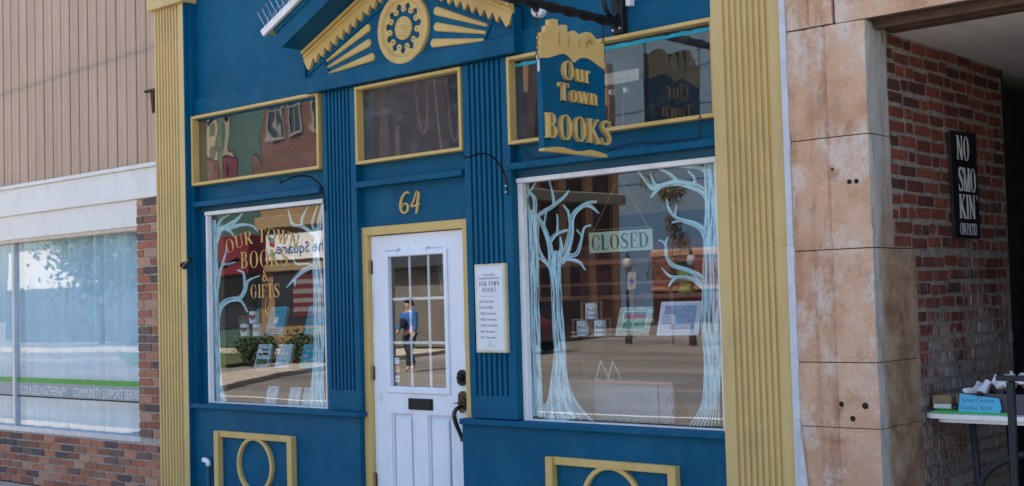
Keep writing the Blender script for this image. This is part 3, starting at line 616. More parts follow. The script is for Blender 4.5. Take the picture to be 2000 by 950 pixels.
# wall panels behind everything (front face y=.06)
def wp(x0, x1, z0, z1, y=.06, mk='blue'): return bb('wall_panel', mk, x0, x1, y, .16, z0, z1, c=.0015)
wp(-8.392, -3.60, 3.27, 7.3, .055)
wp(-8.372, -3.60, 3.10, 3.27, .030)
wp(-8.372, -6.81, 2.42, 2.60); wp(-8.372, -6.81, 2.372, 2.42, .064, 'blue_old'); wp(-8.40, -8.30, .905, 2.371, .062); wp(-6.885, -6.80, .905, 2.371, .062)
wp(-6.475, -5.455, 2.153, 2.60)
wp(-5.07, -3.60, 2.42, 2.60); wp(-5.07, -3.60, 2.375, 2.42, .064, 'blue_old'); wp(-5.08, -5.068, .9, 2.374, .062); wp(-3.648, -3.60, .9, 2.374, .062)
for x0, x1 in ((-8.388, -6.855), (-6.488, -5.478), (-5.098, -3.60)):
    bb('ledge', 'blue', x0, x1, -.012, .06, 2.420, 2.462, c=.004)
# fluted blue pilasters beside the door
for x0, x1, a, b_ in ((-6.812, -6.475, -6.772, -6.508), (-5.458, -5.072, -5.408, -5.112)):
    bb('pilaster', 'blue', x0, x1, 0, .16, .905, 1.045, c=.002)
    fluted(x0, x1, 0, .16, 1.045, 3.115, a, b_, 7, .012, .5).obj('pilaster', M['blue'], bs, fixn=True)
# bulkheads and sills
for x0, x1, s0, s1, zt in ((-8.40, -6.492, -8.40, -6.458, .868), (-5.538, -3.60, -5.527, -3.595, .864)):
    bb('bulkhead', 'blue', x0, x1, 0, .16, .085, zt, c=.003)
    bb('sill', 'blue', s0, s1, -.042, .12, zt, zt+.036, c=.006)
# ochre panel frames with a ring
for x0, x1, zt, cx in ((-8.085, -7.165, .708, -7.625), (-4.826, -3.912, .706, -4.370)):
    zb = .235; wd = .052
    p = MB().box(x0, x0+wd, -.052, -.001, zb, zt, .003).box(x1-wd, x1, -.052, -.001, zb, zt, .003)
    p.box(x0+wd, x1-wd, -.034, -.001, zt-.045, zt, .003).box(x0+wd, x1-wd, -.034, -.001, zb, zb+.045, .003)
    f = p.obj('panel_frame', M['ochre'], bs, fixn=True)
    cz = (zt+zb)/2+.002; ro = .208
    MB().lathe([(ro-.026, -.001), (ro-.026, -.028), (ro-.022, -.031), (ro-.004, -.031), (ro, -.028), (ro, -.001), (ro-.026, -.001)], (cx, 0, cz), 'y', 48).obj('ring', M['ochre'], f, fixn=True)
# transom windows
def transom(x0, x1, z0, z1, gl, tape=False):
    yf, yg, t = -.012, .052, .022
    fr = MB().box(x0, x0+t, yf, yg, z0, z1, .002).box(x1-t, x1, yf, yg, z0, z1, .002).box(x0+t, x1-t, yf, yg, z1-t, z1, .002).box(x0+t, x1-t, yf, yg, z0, z0+t, .002)
    f = fr.obj('transom_window', M['ochre'], bs, fixn=True)
    MB().box(x0+t*.5, x1-t*.5, yg, yg+.006, z0+t*.5, z1-t*.5).obj('pane', M[gl], f)
    if tape:
        pts = []; n = 46
        lo = [(x0+t+(x1-x0-2*t)*i/n, z1-.056-.002*random.random()) for i in range(n+1)]
        hi = [(x0+t+(x1-x0-2*t)*i/n, z1-.036-.010*noise.noise(Vector((i*.6, 0, 0)))) for i in range(n+1)]
        MB().prism(lo+hi[::-1], 'y', yg-.0022, yg-.0004).obj('tape', M['turq'], f, fixn=True)
    return f
transom(-8.372, -6.848, 2.588, 3.132, 'glass_old'); transom(-6.464, -5.468, 2.580, 3.112, 'glass_dusty'); transom(-5.080, -3.602, 2.574, 3.112, 'glass_transom', True)
# display windows
def gold(f, txt, cx, z, h, wd, arch=0.0, k=.15):
    if arch:
        def fn(u, v):
            r = (u-wd/2)/(wd/2); a = -r*.34; R0 = wd/2/.34
            return Vector((cx+(R0+v)*math.sin(-a), .0935, z-R0+(R0+v)*math.cos(a)))
        word(txt, 'lettering', M['gold'], f, (0,0,0), X, Z, NY, h, wd, 0, .0008, k, .045, .06, fn)
    else: word(txt, 'lettering', M['gold'], f, (cx-wd/2, .0935, z), X, Z, NY, h, wd, 0, .0008, k, .045, .08)
def display(x0, x1, z0, z1, trees, wl):
    yf, yg = .040, .095
    fr = MB().box(x0, x0+wl, yf+.012, yg, z0, z1-.032, .002).box(x1-.014, x1, yf+.012, yg, z0, z1-.032, .002).box(x0-.003, x1, yf+.004, yg, z1-.030, z1, .003).box(x0+wl, x1-.014, yf+.02, yg, z0, z0+.010, .001)
    f = fr.obj('display_window', M['white'], bs, fixn=True)
    MB().box(x0+wl*.5, x1-.006, yg, yg+.006, z0+.004, z1-.01).obj('pane', M['glass'], f)
    for nm, L in trees.items():
        mb = MB()
        for i, s_ in enumerate(L):
            c = catmull(s_, 5); n = len(c); y = yg+.0075+i*.00025; ln = 0
            for j in range(n-1):
                (a, b, p, q), (a2, b2, p2, q2) = c[j], c[j+1]; l2 = ln+math.hypot(a2-a, b2-b); wv = i*.37
                mb.add([(a-p, y, b-q), (a+p, y, b+q), (a2+p2, y, b2+q2), (a2-p2, y, b2-q2)], [(0,1,2,3)], [((0+wv, ln), (1+wv, ln), (1+wv, l2), (0+wv, l2))]); ln = l2
        t = mb.obj('painted_tree', M['treepaint'], f); t['label'] = 'pale blue tree painted on the glass at the %s' % nm
    return f
wL = display(-8.287, -6.883, .905, 2.383, TREE_L, .022)
wR = display(-5.070, -3.650, .897, 2.371, TREE_R, .038)
gold(wL, 'OUR TOWN', -7.650, 2.115, .100, .86, arch=1)
gold(wL, 'BOOKS', -7.62, 1.928, .125, .57); gold(wL, '&', -7.61, 1.825, .09, .07); gold(wL, 'GIFTS', -7.615, 1.70, .10, .35)
mb = MB()
for a in (-15, 15, 48, 80): ribs(mb, varr([(.02*math.cos(R(a)), .02*math.sin(R(a)), .012), (.13*math.cos(R(a)), .13*math.sin(R(a)), .004)]), lambda u, v: Vector((-7.62+u, .0935, 1.575+v)), 0, .0008, NY)
mb.obj('gold_spray', M['gold'], wL, fixn=True)

# door with casing
dc = MB().box(-6.491, -6.428, .040, .12, .085, 2.152, .003).box(-5.534, -5.458, .040, .12, .085, 2.152, .003).box(-6.428, -5.534, .040, .12, 2.094, 2.152, .003)
dcase = dc.obj('door_frame', M['ochre'], bs, fixn=True)
# slab with a glazed opening
def ring_plate(mb, X0, X1, Z0, Z1, x0, x1, z0, z1, ya, yb, c=.002):
    mb.box(X0, x0, ya, yb, Z0, Z1, c).box(x1, X1, ya, yb, Z0, Z1, c).box(x0, x1, ya, yb, z1, Z1, c).box(x0, x1, ya, yb, Z0, z0, c)
d = MB(); gx0, gx1, gz0, gz1 = -6.253, -5.733, 1.078, 1.942
d.box(-6.425, gx0-.02, .078, .12, .10, 2.088).box(gx1+.02, -5.538, .078, .12, .10, 2.088).box(gx0-.02, gx1+.02, .078, .12, gz1+.02, 2.088).box(gx0-.02, gx1+.02, .078, .12, .90, gz0-.02)
for a, b_ in ((gx0-.02, -6.262), (-6.056, -5.922), (-5.709, gx1+.02)): d.box(min(a, b_), max(a, b_), .078, .12, .24, .90)
d.box(gx0-.02, gx1+.02, .078, .12, .10, .24)
for a, b_ in ((-6.262, -6.056), (-5.922, -5.709)):
    d.box(a, b_, .104, .12, .24, .90); d.box(a+.030, b_-.030, .084, .1035, .270, .870, .010); d.box(a, a+.010, .086, .1035, .24, .90, .004).box(b_-.010, b_, .086, .1035, .24, .90, .004).box(a+.0101, b_-.0101, .086, .1035, .89, .90, .004)
door = d.obj('door', M['door'], bs, fixn=True)
lf = MB(); ring_plate(lf, gx0-.044, gx1+.032, gz0-.044, gz1+.036, gx0, gx1, gz0, gz1, .062, .079, .005); lf.obj('glazing_frame', M['door'], door, fixn=True)
lf = MB(); ring_plate(lf, gx0-.012, gx1+.012, gz0-.012, gz1+.012, gx0, gx1, gz0, gz1, .072, .100, .003); lf.obj('glazing_bead', M['door'], door, fixn=True)
MB().box(gx0-.01, gx1+.01, .096, .101, gz0-.01, gz1+.01).obj('pane', M['glass_door'], door)
for x in (-6.082, -5.906): B('muntin', M['white'], door, x-.0095, x+.0095, .1015, .112, gz0, gz1, .002)
for z in (1.366, 1.658): B('muntin', M['white'], door, gx0, gx1, .1018, .1125, z-.0095, z+.0095, .002)
mbx = MB().box(-6.091, -5.866, .068, .078, .928, 1.002, .003).box(-6.081, -5.876, .062, .069, .934, .985, .002); mbx.obj('mail_slot', M['iron'], door, fixn=True)
for z0, z1 in ((1.835, 1.925), (1.115, 1.21), (.395, .49)):
    h = MB().tube([(-6.424, .062, z0), (-6.424, .062, z1)], .008, 8)
    for k in range(5): h.tube([(-6.424, .062, z0+.002+(z1-z0-.004)*k/4-.001), (-6.424, .062, z0+.003+(z1-z0-.004)*k/4+.001)], .0095, 8)
    h.box(-6.424, -6.412, .0765, .0775, z0, z1, 0); h.obj('hinge', M['brass'], door, smooth=False)
def hexplate(mb, cx, cz, w_, h_, y0, y1):
    mb.prism([(cx-w_*.28, cz-h_), (cx+w_*.28, cz-h_), (cx+w_, cz-h_*.62), (cx+w_, cz+h_*.62), (cx+w_*.28, cz+h_), (cx-w_*.28, cz+h_), (cx-w_, cz+h_*.62), (cx-w_, cz-h_*.62)], 'y', y0, y1)
k = MB(); hexplate(k, -5.592, 1.145, .036, .050, .060, .078); k.lathe([(.024, .06), (.024, .045), (.019, .036), (.0, .034)], (-5.592, 0, 1.145), 'y', 20); k.lathe([(.011, .036), (.010, .026), (0, .026)], (-5.592, 0, 1.145), 'y', 12)
k.obj('deadbolt', M['iron'], door, fixn=True)
k = MB(); hexplate(k, -5.592, 1.005, .034, .056, .062, .078); hexplate(k, -5.592, .975, .030, .050, .055, .064)
k.box(-5.625, -5.575, .015, .058, .985, .991, .002)
pts = catmull([(-5.592, .055, .965), (-5.592, .005, .950), (-5.592, -.012, .915), (-5.592, .004, .86), (-5.592, .030, .81), (-5.592, .045, .775)], 5)
k.tube(pts, [.011+.004*math.sin(math.pi*i/(len(pts)-1)) for i in range(len(pts))], 10); k.box(-5.606, -5.578, .045, .078, .745, .80, .004)
k.obj('door_handle', M['bronze'], door, fixn=True, smooth=False)
k = MB().tube([(-6.28, .066, 1.982), (-6.155, .063, 1.986)], .0018, 5).tube([(-5.875, .063, 1.985), (-5.74, .066, 1.985)], .0018, 5)
for x in (-6.150, -5.872): k.lathe([(.0085, 0), (.0085, -.012), (0, -.014)], (x, .078, 1.990), 'y', 10).tube([(x, .066, 1.99), (x, .050, 1.985), (x+.002, .048, 1.975), (x, .056, 1.968)], .0022, 5)
k.lathe([(.006, 0), (.005, -.004), (0, -.004)], (-5.990, .078, 2.026), 'y', 10); k.obj('curtain_hook', M['steel'], door)
for z, mk in ((1.245, 'paper'), (1.19, 'orangeheart'), (1.125, 'paper')): B('payment_sticker', M[mk], door, -6.243, -6.200, .102, .1026, z-.022, z+.022, 0)
sans([('VISA', (-6.240, .1012, 1.117), X, Z, .016, .036)], 'sticker_print', M['ink'], door, NY, .0)
# number
for i, (x, L) in enumerate(((-6.06, [[(.05,.128,.006),(.035,.140,.012),(.0,.128,.013),(-.028,.09,.017),(-.036,.045,.019),(-.022,.012,.014),(.006,.004,.011),(.030,.022,.015),(.034,.048,.016),(.016,.066,.010),(-.010,.060,.006),(-.030,.035,.005)]]),
    (-5.955, [[(.018,.145,.005),(.005,.12,.010),(-.012,.085,.011),(-.034,.050,.011),(-.030,.040,.008),(.0,.046,.010),(.045,.052,.005)],[(.034,.135,.014),(.026,.09,.017),(.016,.04,.017),(.010,.0,.012),(-.002,-.004,.006)],[(-.036,.055,.005),(-.05,.05,.004)]]))):
    mb = MB()
    for e, rb in enumerate(L): ribs(mb, varr(catmull(rb, 4)), lambda u, v: Vector((x+u, .059, 2.222+v)), 0, .014, NY, e*.0005)
    mb.obj('house_numeral', M['ochre'], bs, fixn=True)['label'] = 'ochre numeral %s above the door' % '64'[i]

# pediment
px0, px1, pc = -6.94, -4.975, -5.957
pd = MB().box(px0, px1, -.052, .03, 3.122, 3.232, .004)
sl_ = .45
pd.prism([(px0, 3.232), (px1, 3.232), (px1, 3.40), (pc, 3.40+sl_*(pc-px0)), (px0, 3.40)], 'y', -.030, .03)
pd.box(px0, px0+.010, -.052, -.030, 3.232, 3.36).box(px1-.008, px1, -.052, -.030, 3.232, 3.36)
ped = pd.obj('pediment', M['blue'], bs, fixn=True)
mb = MB()
for sgn in (-1, 1):   # thin battens framing the field, and a rake batten behind the teeth
    a = (pc+sgn*.72, 3.235); b_ = (pc+sgn*.79, 3.345)
    mb.prism([a, (a[0]+sgn*.014, a[1]), (b_[0]+sgn*.014, b_[1]), b_], 'y', -.042, -.0305)
    q0, q1 = (pc+sgn*.96, 3.262), (pc+sgn*.10, 3.262+.86*sl_)
    mb.prism([q0, q1, (q1[0], q1[1]-.014), (q0[0], q0[1]-.014)], 'y', -.040, -.0308)
mb.obj('batten', M['blue'], ped, fixn=True)
def rake(sgn):        # sawtooth ochre trim following the gable
    P = lambda d, h: (pc+sgn*d, 3.71-.047+h-sl_*(d-.0)+.045)
    tip = []; n = 13
    poly = [P(0, .150), P(0, .0)]
    for i in range(n):
        dt = .043+i*.0672
        poly += [P(dt-.028, .055), P(dt, .0)]
    last = .043+(n-1)*.0672
    poly += [P(last+.026, .052), P(.925, -.008+.0), P(.945, .012), P(.978, .09), P(.972, .150)]
    mb = MB().prism(poly, 'y', -.056, -.0305)
    o = mb.obj('sawtooth_trim', M['ochre'], ped, fixn=True)
    for k_, (h0, h1, y) in enumerate(((.105, .122, -.066), (.130, .150, -.084), (.088, .094, -.060))):
        q = [P(0, h0), P(0, h1), P(.976-.03*k_*0, h1), P(.972, h0)]
        MB().prism(q, 'y', y, -.0555).obj('moulding', M['ochre'], ped, fixn=True)
rake(-1); rake(1)
for sgn in (-1, 1):   # roof overhang: fascia, soffit, white drip edge
    P = lambda d, h: (pc+sgn*d, 3.874+h-.463*d)
    fa = MB().prism([P(0, 0), P(0, .165), P(1.03, .165), P(.968, -.004)], 'y', -.262, -.240)
    fa.prism([P(0, .125), P(0, .165), P(1.04, .165), P(1.02, .125)], 'y', -.272, -.2625)
    fa.obj('roof_fascia', M['blue'], ped, fixn=True)
    MB().prism([P(0, .0), P(0, .030), P(.978, .030), P(.968, 0)], 'y', -.2395, -.031).obj('soffit', M['blue'], ped, fixn=True)
    MB().prism([P(0, .166), P(0, .176), P(1.10, .176), P(1.09, .166)], 'y', -.285, .054).obj('roof_deck', M['ochre'], ped, fixn=True)
    MB().prism([P(0, .160), P(0, .215), P(1.14, .215), P(1.112, .160)], 'y', -.305, -.286).prism([P(0, .208), P(0, .216), P(1.141, .216), P(1.137, .208)], 'y', -.286, .054).obj('drip_edge', M['white'], ped, fixn=True)
    sp_ = MB()
    for i in range(24):
        dd = 1.10-i*.045; x, z = P(dd, .216)
        for a, b_ in ((-.05, -.035), (.028, .03), (-.012, -.06)): sp_.tube([(x, -.29, z), (x+a*.8+random.uniform(-.01,.01), -.29+b_, z+.10+random.uniform(-.012,.012))], .0009, 4, False)
    sp_.obj('bird_spikes', M['plastic_white'], ped)['kind'] = 'stuff'
# sunburst rays
def ray_(a, b_, ra, rb):
    dx, dz = b_[0]-a[0], b_[1]-a[1]; an = math.atan2(dz, dx); mb = MB()
    def outline(g):
        P = []
        for i in range(9):
            t = an+math.pi/2+math.pi*i/8; P.append((a[0]+(ra-g)*math.cos(t), a[1]+(ra-g)*math.sin(t)))
        for i in range(9):
            t = an-math.pi/2+math.pi*i/8; P.append((b_[0]+(rb-g)*math.cos(t), b_[1]+(rb-g)*math.sin(t)))
        return P
    L = [(outline(0), -.0305), (outline(0), -.038), (outline(.005), -.044), (outline(.010), -.046)]; n = 18
    vs = [(x, y, z) for P, y in L for x, z in P]
    fs = [(i*n+k, i*n+(k+1) % n, (i+1)*n+(k+1) % n, (i+1)*n+k) for i in range(3) for k in range(n)]+[tuple(range(3*n, 4*n))]
    mb.add(vs, fs).obj('sunburst_ray', M['ochre'], ped, fixn=True)
for a, b_ in (((-6.705, 3.326), (-6.285, 3.485)), ((-6.695, 3.281), (-6.282, 3.383)), ((-6.680, 3.237), (-6.250, 3.283))):
    ray_(a, b_, .009, .028)
    ray_((2*pc-a[0], a[1]+.002), (2*pc-b_[0], b_[1]+.004), .011, .029)
# medallion
mc = (-5.936, -.0305, 3.428)
md = MB().lathe([(.176, 0), (.176, -.014), (.184, -.022), (.190, -.018), (.195, -.026), (.226, -.028), (.236, -.022), (.238, 0), (.176, 0)], mc, 'y', 56)
med = md.obj('medallion', M['ochre'], ped, fixn=True)
ann = []
for i in range(110):
    a = 2*math.pi*i/110; ph = (i/110*11) % 1; ann.append(.160 if abs(ph-.5) > .22 else .160)
fm = MB()
N_ = 11*12
inner = []; outer = []
for i in range(N_):
    a = 2*math.pi*i/N_+.1; u = (i % 12)/12
    rr = .153+.016*math.cos(2*math.pi*u*1.0)   # scalloped inner edge
    inner.append((math.cos(a)*rr, math.sin(a)*rr)); outer.append((math.cos(a)*.178, math.sin(a)*.178))
vs = []; 
for y in (-.002, -.014):
    for L in (inner, outer): vs += [(mc[0]+p[0], mc[1]+y, mc[2]+p[1]) for p in L]
fs = []
for i in range(N_):
    j = (i+1) % N_; fs += [(2*N_+i, 2*N_+j, 3*N_+j, 3*N_+i), (i, j, 2*N_+j, 2*N_+i)]
fm.add(vs, fs)
for i in range(11):
    a = 2*math.pi*(i+.5)/11+.1; c, s_ = math.cos(a), math.sin(a); cx, cz = mc[0]+.128*c, mc[2]+.128*s_
    fm.lathe([(.0055, -.0145), (.0205, -.0145), (.0215, -.012), (.0215, 0)], (cx, mc[1], cz), 'y', 14)
    p0 = Vector((cx, 0, cz)); p1 = Vector((mc[0]+.160*c, 0, mc[2]+.160*s_)); q = Vector((-s_, 0, c))*.0075
    fm.prism([((p0+q).x, (p0+q).z), ((p0-q).x, (p0-q).z), ((p1-q).x, (p1-q).z), ((p1+q).x, (p1+q).z)], 'y', mc[1]-.0138, mc[1])
fm.obj('fretwork', M['ochre'], med, fixn=True)
dk = MB()
for i in range(11):
    a = 2*math.pi*(i+.5)/11+.1; dk.lathe([(.0055, -.0152), (.0055, 0)], (mc[0]+.128*math.cos(a), mc[1], mc[2]+.128*math.sin(a)), 'y', 8)
for i in range(9):
    a = 2*math.pi*i/9; dk.lathe([(.0038, -.0195), (.0038, 0)], (mc[0]+.055*math.cos(a), mc[1], mc[2]+.055*math.sin(a)), 'y', 6)
dk.obj('dark_hole_dots', M['dimple'], med)  # dark dots on the surface, hole shade given by colour
cb = MB().lathe([(.078, 0), (.078, -.014), (.070, -.019), (.046, -.018), (.044, -.021), (.0, -.020)], mc, 'y', 32)
for i in range(14):
    a = random.uniform(0, 6.28); r = random.uniform(.005, .035); cb.lathe([(.009, -.018), (.006, -.026), (0, -.027)], (mc[0]+r*math.cos(a), mc[1], mc[2]+r*math.sin(a)), 'y', 8)
cb.obj('centre_boss', M['ochre'], med, fixn=True)

# shop interior
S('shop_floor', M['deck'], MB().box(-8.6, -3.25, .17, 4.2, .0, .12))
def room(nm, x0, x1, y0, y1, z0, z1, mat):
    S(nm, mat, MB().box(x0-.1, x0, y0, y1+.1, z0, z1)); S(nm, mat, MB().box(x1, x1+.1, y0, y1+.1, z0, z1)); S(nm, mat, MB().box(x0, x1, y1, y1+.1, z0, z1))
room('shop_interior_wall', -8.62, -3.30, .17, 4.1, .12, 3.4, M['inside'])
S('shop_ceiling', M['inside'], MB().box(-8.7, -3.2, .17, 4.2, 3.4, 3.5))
S('building_mass', M['inside'], MB().box(-14.5, 3.4, .45, 14, 4.35, 7.3))  # unseen upper bulk, added to keep the sun off the fronts
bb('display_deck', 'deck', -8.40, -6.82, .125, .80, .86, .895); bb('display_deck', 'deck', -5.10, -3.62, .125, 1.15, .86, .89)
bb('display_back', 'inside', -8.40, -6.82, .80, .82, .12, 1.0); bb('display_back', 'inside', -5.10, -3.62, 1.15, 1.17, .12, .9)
for i, (xa, xb, ya, yb) in enumerate(((-5.0, -4.62, .34, 1.12), (-4.61, -4.25, .30, 1.1), (-4.24, -3.70, .36, 1.12))): bb('cloth_sheet', 'tissue', xa, xb, ya, yb, .8905+.001*i, .894+.001*i, c=.0005)
mb = MB()
for i in range(900):
    x, y = random.uniform(-4.95, -3.68), random.uniform(.13, .30+.05*math.sin(i)); s_ = random.uniform(.004, .012); z = .891+random.uniform(0, .018)
    mb.add([(x-s_, y, z), (x, y-s_*.5, z+s_*random.uniform(0, 1)), (x+s_, y, z), (x, y+s_*.5, z-.001)], [(0,1,2,3)])
tag(mb.obj('moss_litter', M['twig'], bs), kind='stuff')

# ------------------------------------------------------------ left neighbour
ls = thing('neighbour_shop', 'tan ribbed metal and red brick shopfront with a curtained window', 'shop front', (-11, 0, .08))
me = None
prof = [(.0125, .036), (.014, .002), (.020, -.002), (.060, -.002), (.072, .0018), (.084, .0018), (.096, -.002), (.136, -.002), (.1475, .002), (.149, .036)]
for i in range(38):
    x = -14.40+i*.1496+.0
    if me is None:
        o = MB().prism(prof, 'z', 0, 2.3).obj('siding_panel', M['siding'], None, fixn=True); me = o.data
        bpy.data.objects.remove(o)
    o = bpy.data.objects.new('siding_panel', me); lnk(o, ls, (x, 0.012+random.uniform(-.0015, .0015), 2.80))
B('siding_backing', M['groove'], ls, -14.4, -8.72, .05, .3, 2.55, 5.2, 0)
B('fascia_band', M['band'], ls, -14.4, -8.81, -.02, .2, 2.545, 2.788, .004)
B('drip_trim', M['band'], ls, -14.4, -8.81, -.045, .0, 2.789, 2.822, .003)
B('window_head', M['band'], ls, -14.4, -9.172, .012, .2, 2.325, 2.544, .003)
B('sealant_strip', M['beige'], ls, -14.4, -9.172, .02, .2, 2.292, 2.3245, .002)
win = B('window_frame', M['alu'], ls, -14.4, -9.172, .012, .2, .555, .600, .003); win['label'] = 'aluminium sill rail'
B('jamb', M['alu'], ls, -9.190, -9.172, .05, .2, .60, 2.29, .002)
B('mullion', M['alu'], ls, -11.345, -11.305, .045, .09, .60, 2.29, .003)
MB().box(-14.4, -9.19, .075, .081, .60, 2.29).obj('pane', M['glass_left'], ls)
B('green_stripe', plain('green_vinyl', (.07, .33, .035), .5, bump=0), ls, -14.4, -9.19, .0735, .0745, 1.000, 1.045, 0)
B('grey_stripe', plain('grey_vinyl', (.30, .34, .36), .5, bump=0), ls, -14.4, -9.19, .0733, .0745, .880, .999, 0)
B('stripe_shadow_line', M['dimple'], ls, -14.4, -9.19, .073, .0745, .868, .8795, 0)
sans([('COUNSELING/THERAPY', (-11.242, .0725, .895), X, Z, .082, .815)], 'window_lettering', M['letter_white'], ls, NY, .0)
sans([('COMMUNITY SUPPORT SERVICES', (-10.318, .0725, .895), X, Z, .082, 1.125)], 'window_lettering', M['letter_white'], ls, NY, .0)
# curtain: gathered sheet
mb = MB(); n = 260; pts = []
for i in range(n+1):
    x = -14.4+5.2*i/n; pts.append((x, .20+.062*math.sin(x*27+1.6*math.sin(x*5))+.022*math.sin(x*77+2*math.sin(x*9))+.012*math.sin(x*13.7)))
vs = [(x, y, z) for z in (.60, 2.30) for x, y in pts]+[(x, y+.002, z) for z in (.60, 2.30) for x, y in pts]
mb.add(vs, [(i, i+1, n+2+i, n+1+i) for i in range(n)]+[(2*(n+1)+i, 3*(n+1)+i, 3*(n+1)+i+1, 2*(n+1)+i+1) for i in range(n)])
T('curtain', 'pale blue gathered sheer curtain hanging behind the counseling window', 'curtain', M['curtain'], mb, smooth=True)
S('neighbour_interior', M['deck'], MB().box(-14.5, -9.15, .3, 2.0, .0, .55)); S('neighbour_interior', M['band'], MB().box(-14.5, -9.15, 2.0, 2.1, .55, 2.5)); S('neighbour_interior', M['band'], MB().box(-14.5, -8.9, .3, 2.1, 2.5, 2.54)); S('neighbour_interior', M['band'], MB().box(-9.14, -9.0, .3, 2.1, .0, 2.5))
# bricks share a few irregular meshes, scaled per brick
def brick_mesh(seed, mat):
    rnd = random.Random(seed); mb = MB().box(0, 1, 0, 1, 0, 1, 0); b = bmesh.new()
    me = bpy.data.meshes.new('brick'); 
    c = .035; cz = .10
    pts = []
    def j(a): return rnd.uniform(-a, a)
    # front outline of eight points, bevelled back
    out = [(c, 0), (.5, 0), (1-c, 0), (1, cz), (1, 1-cz), (1-c, 1), (.5, 1), (c, 1), (0, 1-cz), (0, cz)]
    fr = [(min(max(x+(.5-x)*.035+j(.010), 0), 1), j(.04), min(max(z+(.5-z)*.08+j(.075), 0), 1)) for x, z in out]
    bk = [(x, .16, z) for x, z in out]; bb_ = [(x, 1, z) for x, z in out]; n = len(out)
    vs = fr+bk+bb_; fs = [tuple(range(n))]
    for r in (0, 1): fs += [(r*n+k, (r+1)*n+k, (r+1)*n+(k+1) % n, r*n+(k+1) % n) for k in range(n)]
    me.from_pydata(vs, [], fs); bmx = bmesh.new(); bmx.from_mesh(me); bmesh.ops.recalc_face_normals(bmx, faces=bmx.faces)
    f0 = max(bmx.faces, key=lambda f: len(f.verts))
    if f0.normal.y > 0: bmesh.ops.reverse_faces(bmx, faces=bmx.faces)
    bmx.to_mesh(me); bmx.free(); me.materials.append(mat); return me
BN = [brick_mesh(i, M['brick_new']) for i in range(7)]; BO = [brick_mesh(20+i, M['brick_old']) for i in range(9)]
def lay(parent, meshes, a0, a1, z0, z1, ch, L, jt, place, jit=.002, head=.0, rnd=random.Random(5), ragged=0.0):
    n = 0; z = z0; row = 0
    while z < z1-ch*.4:
        h = min(ch-jt, z1-z); x = a0-(L*.5 if row % 2 else 0)+rnd.uniform(-.02, .02)*(1 if head else 0)
        while x < a1-.012:
            l = L if rnd.random() > head else L*.5
            if head: l *= rnd.uniform(.9, 1.08)
            xa, xb = max(x, a0+rnd.uniform(0, ragged)), min(x+l-jt, a1)
            if xb-xa > .022 and z+h <= z1+.001:
                o = bpy.data.objects.new('brick', rnd.choice(meshes)); place(o, xa, xb-xa, z+rnd.uniform(-jit, jit), h*rnd.uniform(1-jit*20, 1), rnd); col.objects.link(o); o.parent = parent; n += 1
            x += l
        z += ch; row += 1
    return n
def pl_left(o, x, l, z, h, rnd):
    o.location = Vector((x, rnd.uniform(-.002, .002), z))-WP[ls.name]; o.scale = (l, .08, h)
B('mortar', M['mortar'], ls, -9.170, -8.72, .010, .2, .09, 2.543, 0); B('mortar', M['mortar'], ls, -14.4, -9.1705, .010, .2, .09, .553, 0)
CNT = (lay(ls, BN, -9.168, -8.79, .604, 2.540, .0695, .200, .010, pl_left), lay(ls, BN, -12.30, -8.79, .095, .553, .0655, .200, .010, pl_left))
mb = MB()
for i in range(34):
    for z in (2.93, 3.52, 3.86):
        if random.random() < .8: mb.lathe([(.004, 0), (.003, -.002), (0, -.0025)], (-14.40+i*.1496+.030+random.uniform(-.004, .004), .0105, z+random.uniform(-.01, .01)), 'y', 6)
mb.obj('fixing_screws', M['rust'], ls)['kind'] = 'stuff'
# rusty bracket and flag holder
p = MB().box(-8.965, -8.80, -.045, -.008, 3.395, 3.412, .002).prism([(-8.895,3.395),(-8.845,3.395),(-8.858,3.25),(-8.868,3.22),(-8.878,3.25)], 'y', -.030, -.010)
p.tube([(-8.868, -.02, 3.26), (-8.862, -.026, 3.215)], .006, 6)
T('rusty_bracket', 'small rusty iron bracket fixed to the tan siding', 'bracket', M['rust'], p)
p = MB().lathe([(.030, 0), (.030, -.010), (.016, -.014), (0, -.014)], (-8.415, -.050, 1.970), 'y', 16)
p.tube([(-8.415, -.062, 1.970), (-8.425, -.09, 1.976)], .016, 10).tube([(-8.395, -.085, 1.955), (-8.235, -.125, 2.012)], [.014, .019], 12)
p.tube([(-8.40, -.09, 1.985), (-8.385, -.09, 1.995)], .005, 6)
T('flag_holder', 'black flagpole socket on the left ochre pilaster', 'flag holder', M['iron'], p)
p = MB().tube([(-8.185, -.03, .085), (-8.185, -.03, .44)], .016, 10); cd = thing('conduit', 'pipe with a white elbow in front of the left blue bulkhead', 'pipe', (-8.185, -.03, .085))
p.obj('pipe', M['blue_old'], cd, smooth=True); MB().tube([(-8.185, -.03, .435), (-8.185, -.03, .462), (-8.205, -.03, .474), (-8.245, -.03, .478)], .020, 10).obj('elbow', M['plastic_white'], cd, smooth=True)

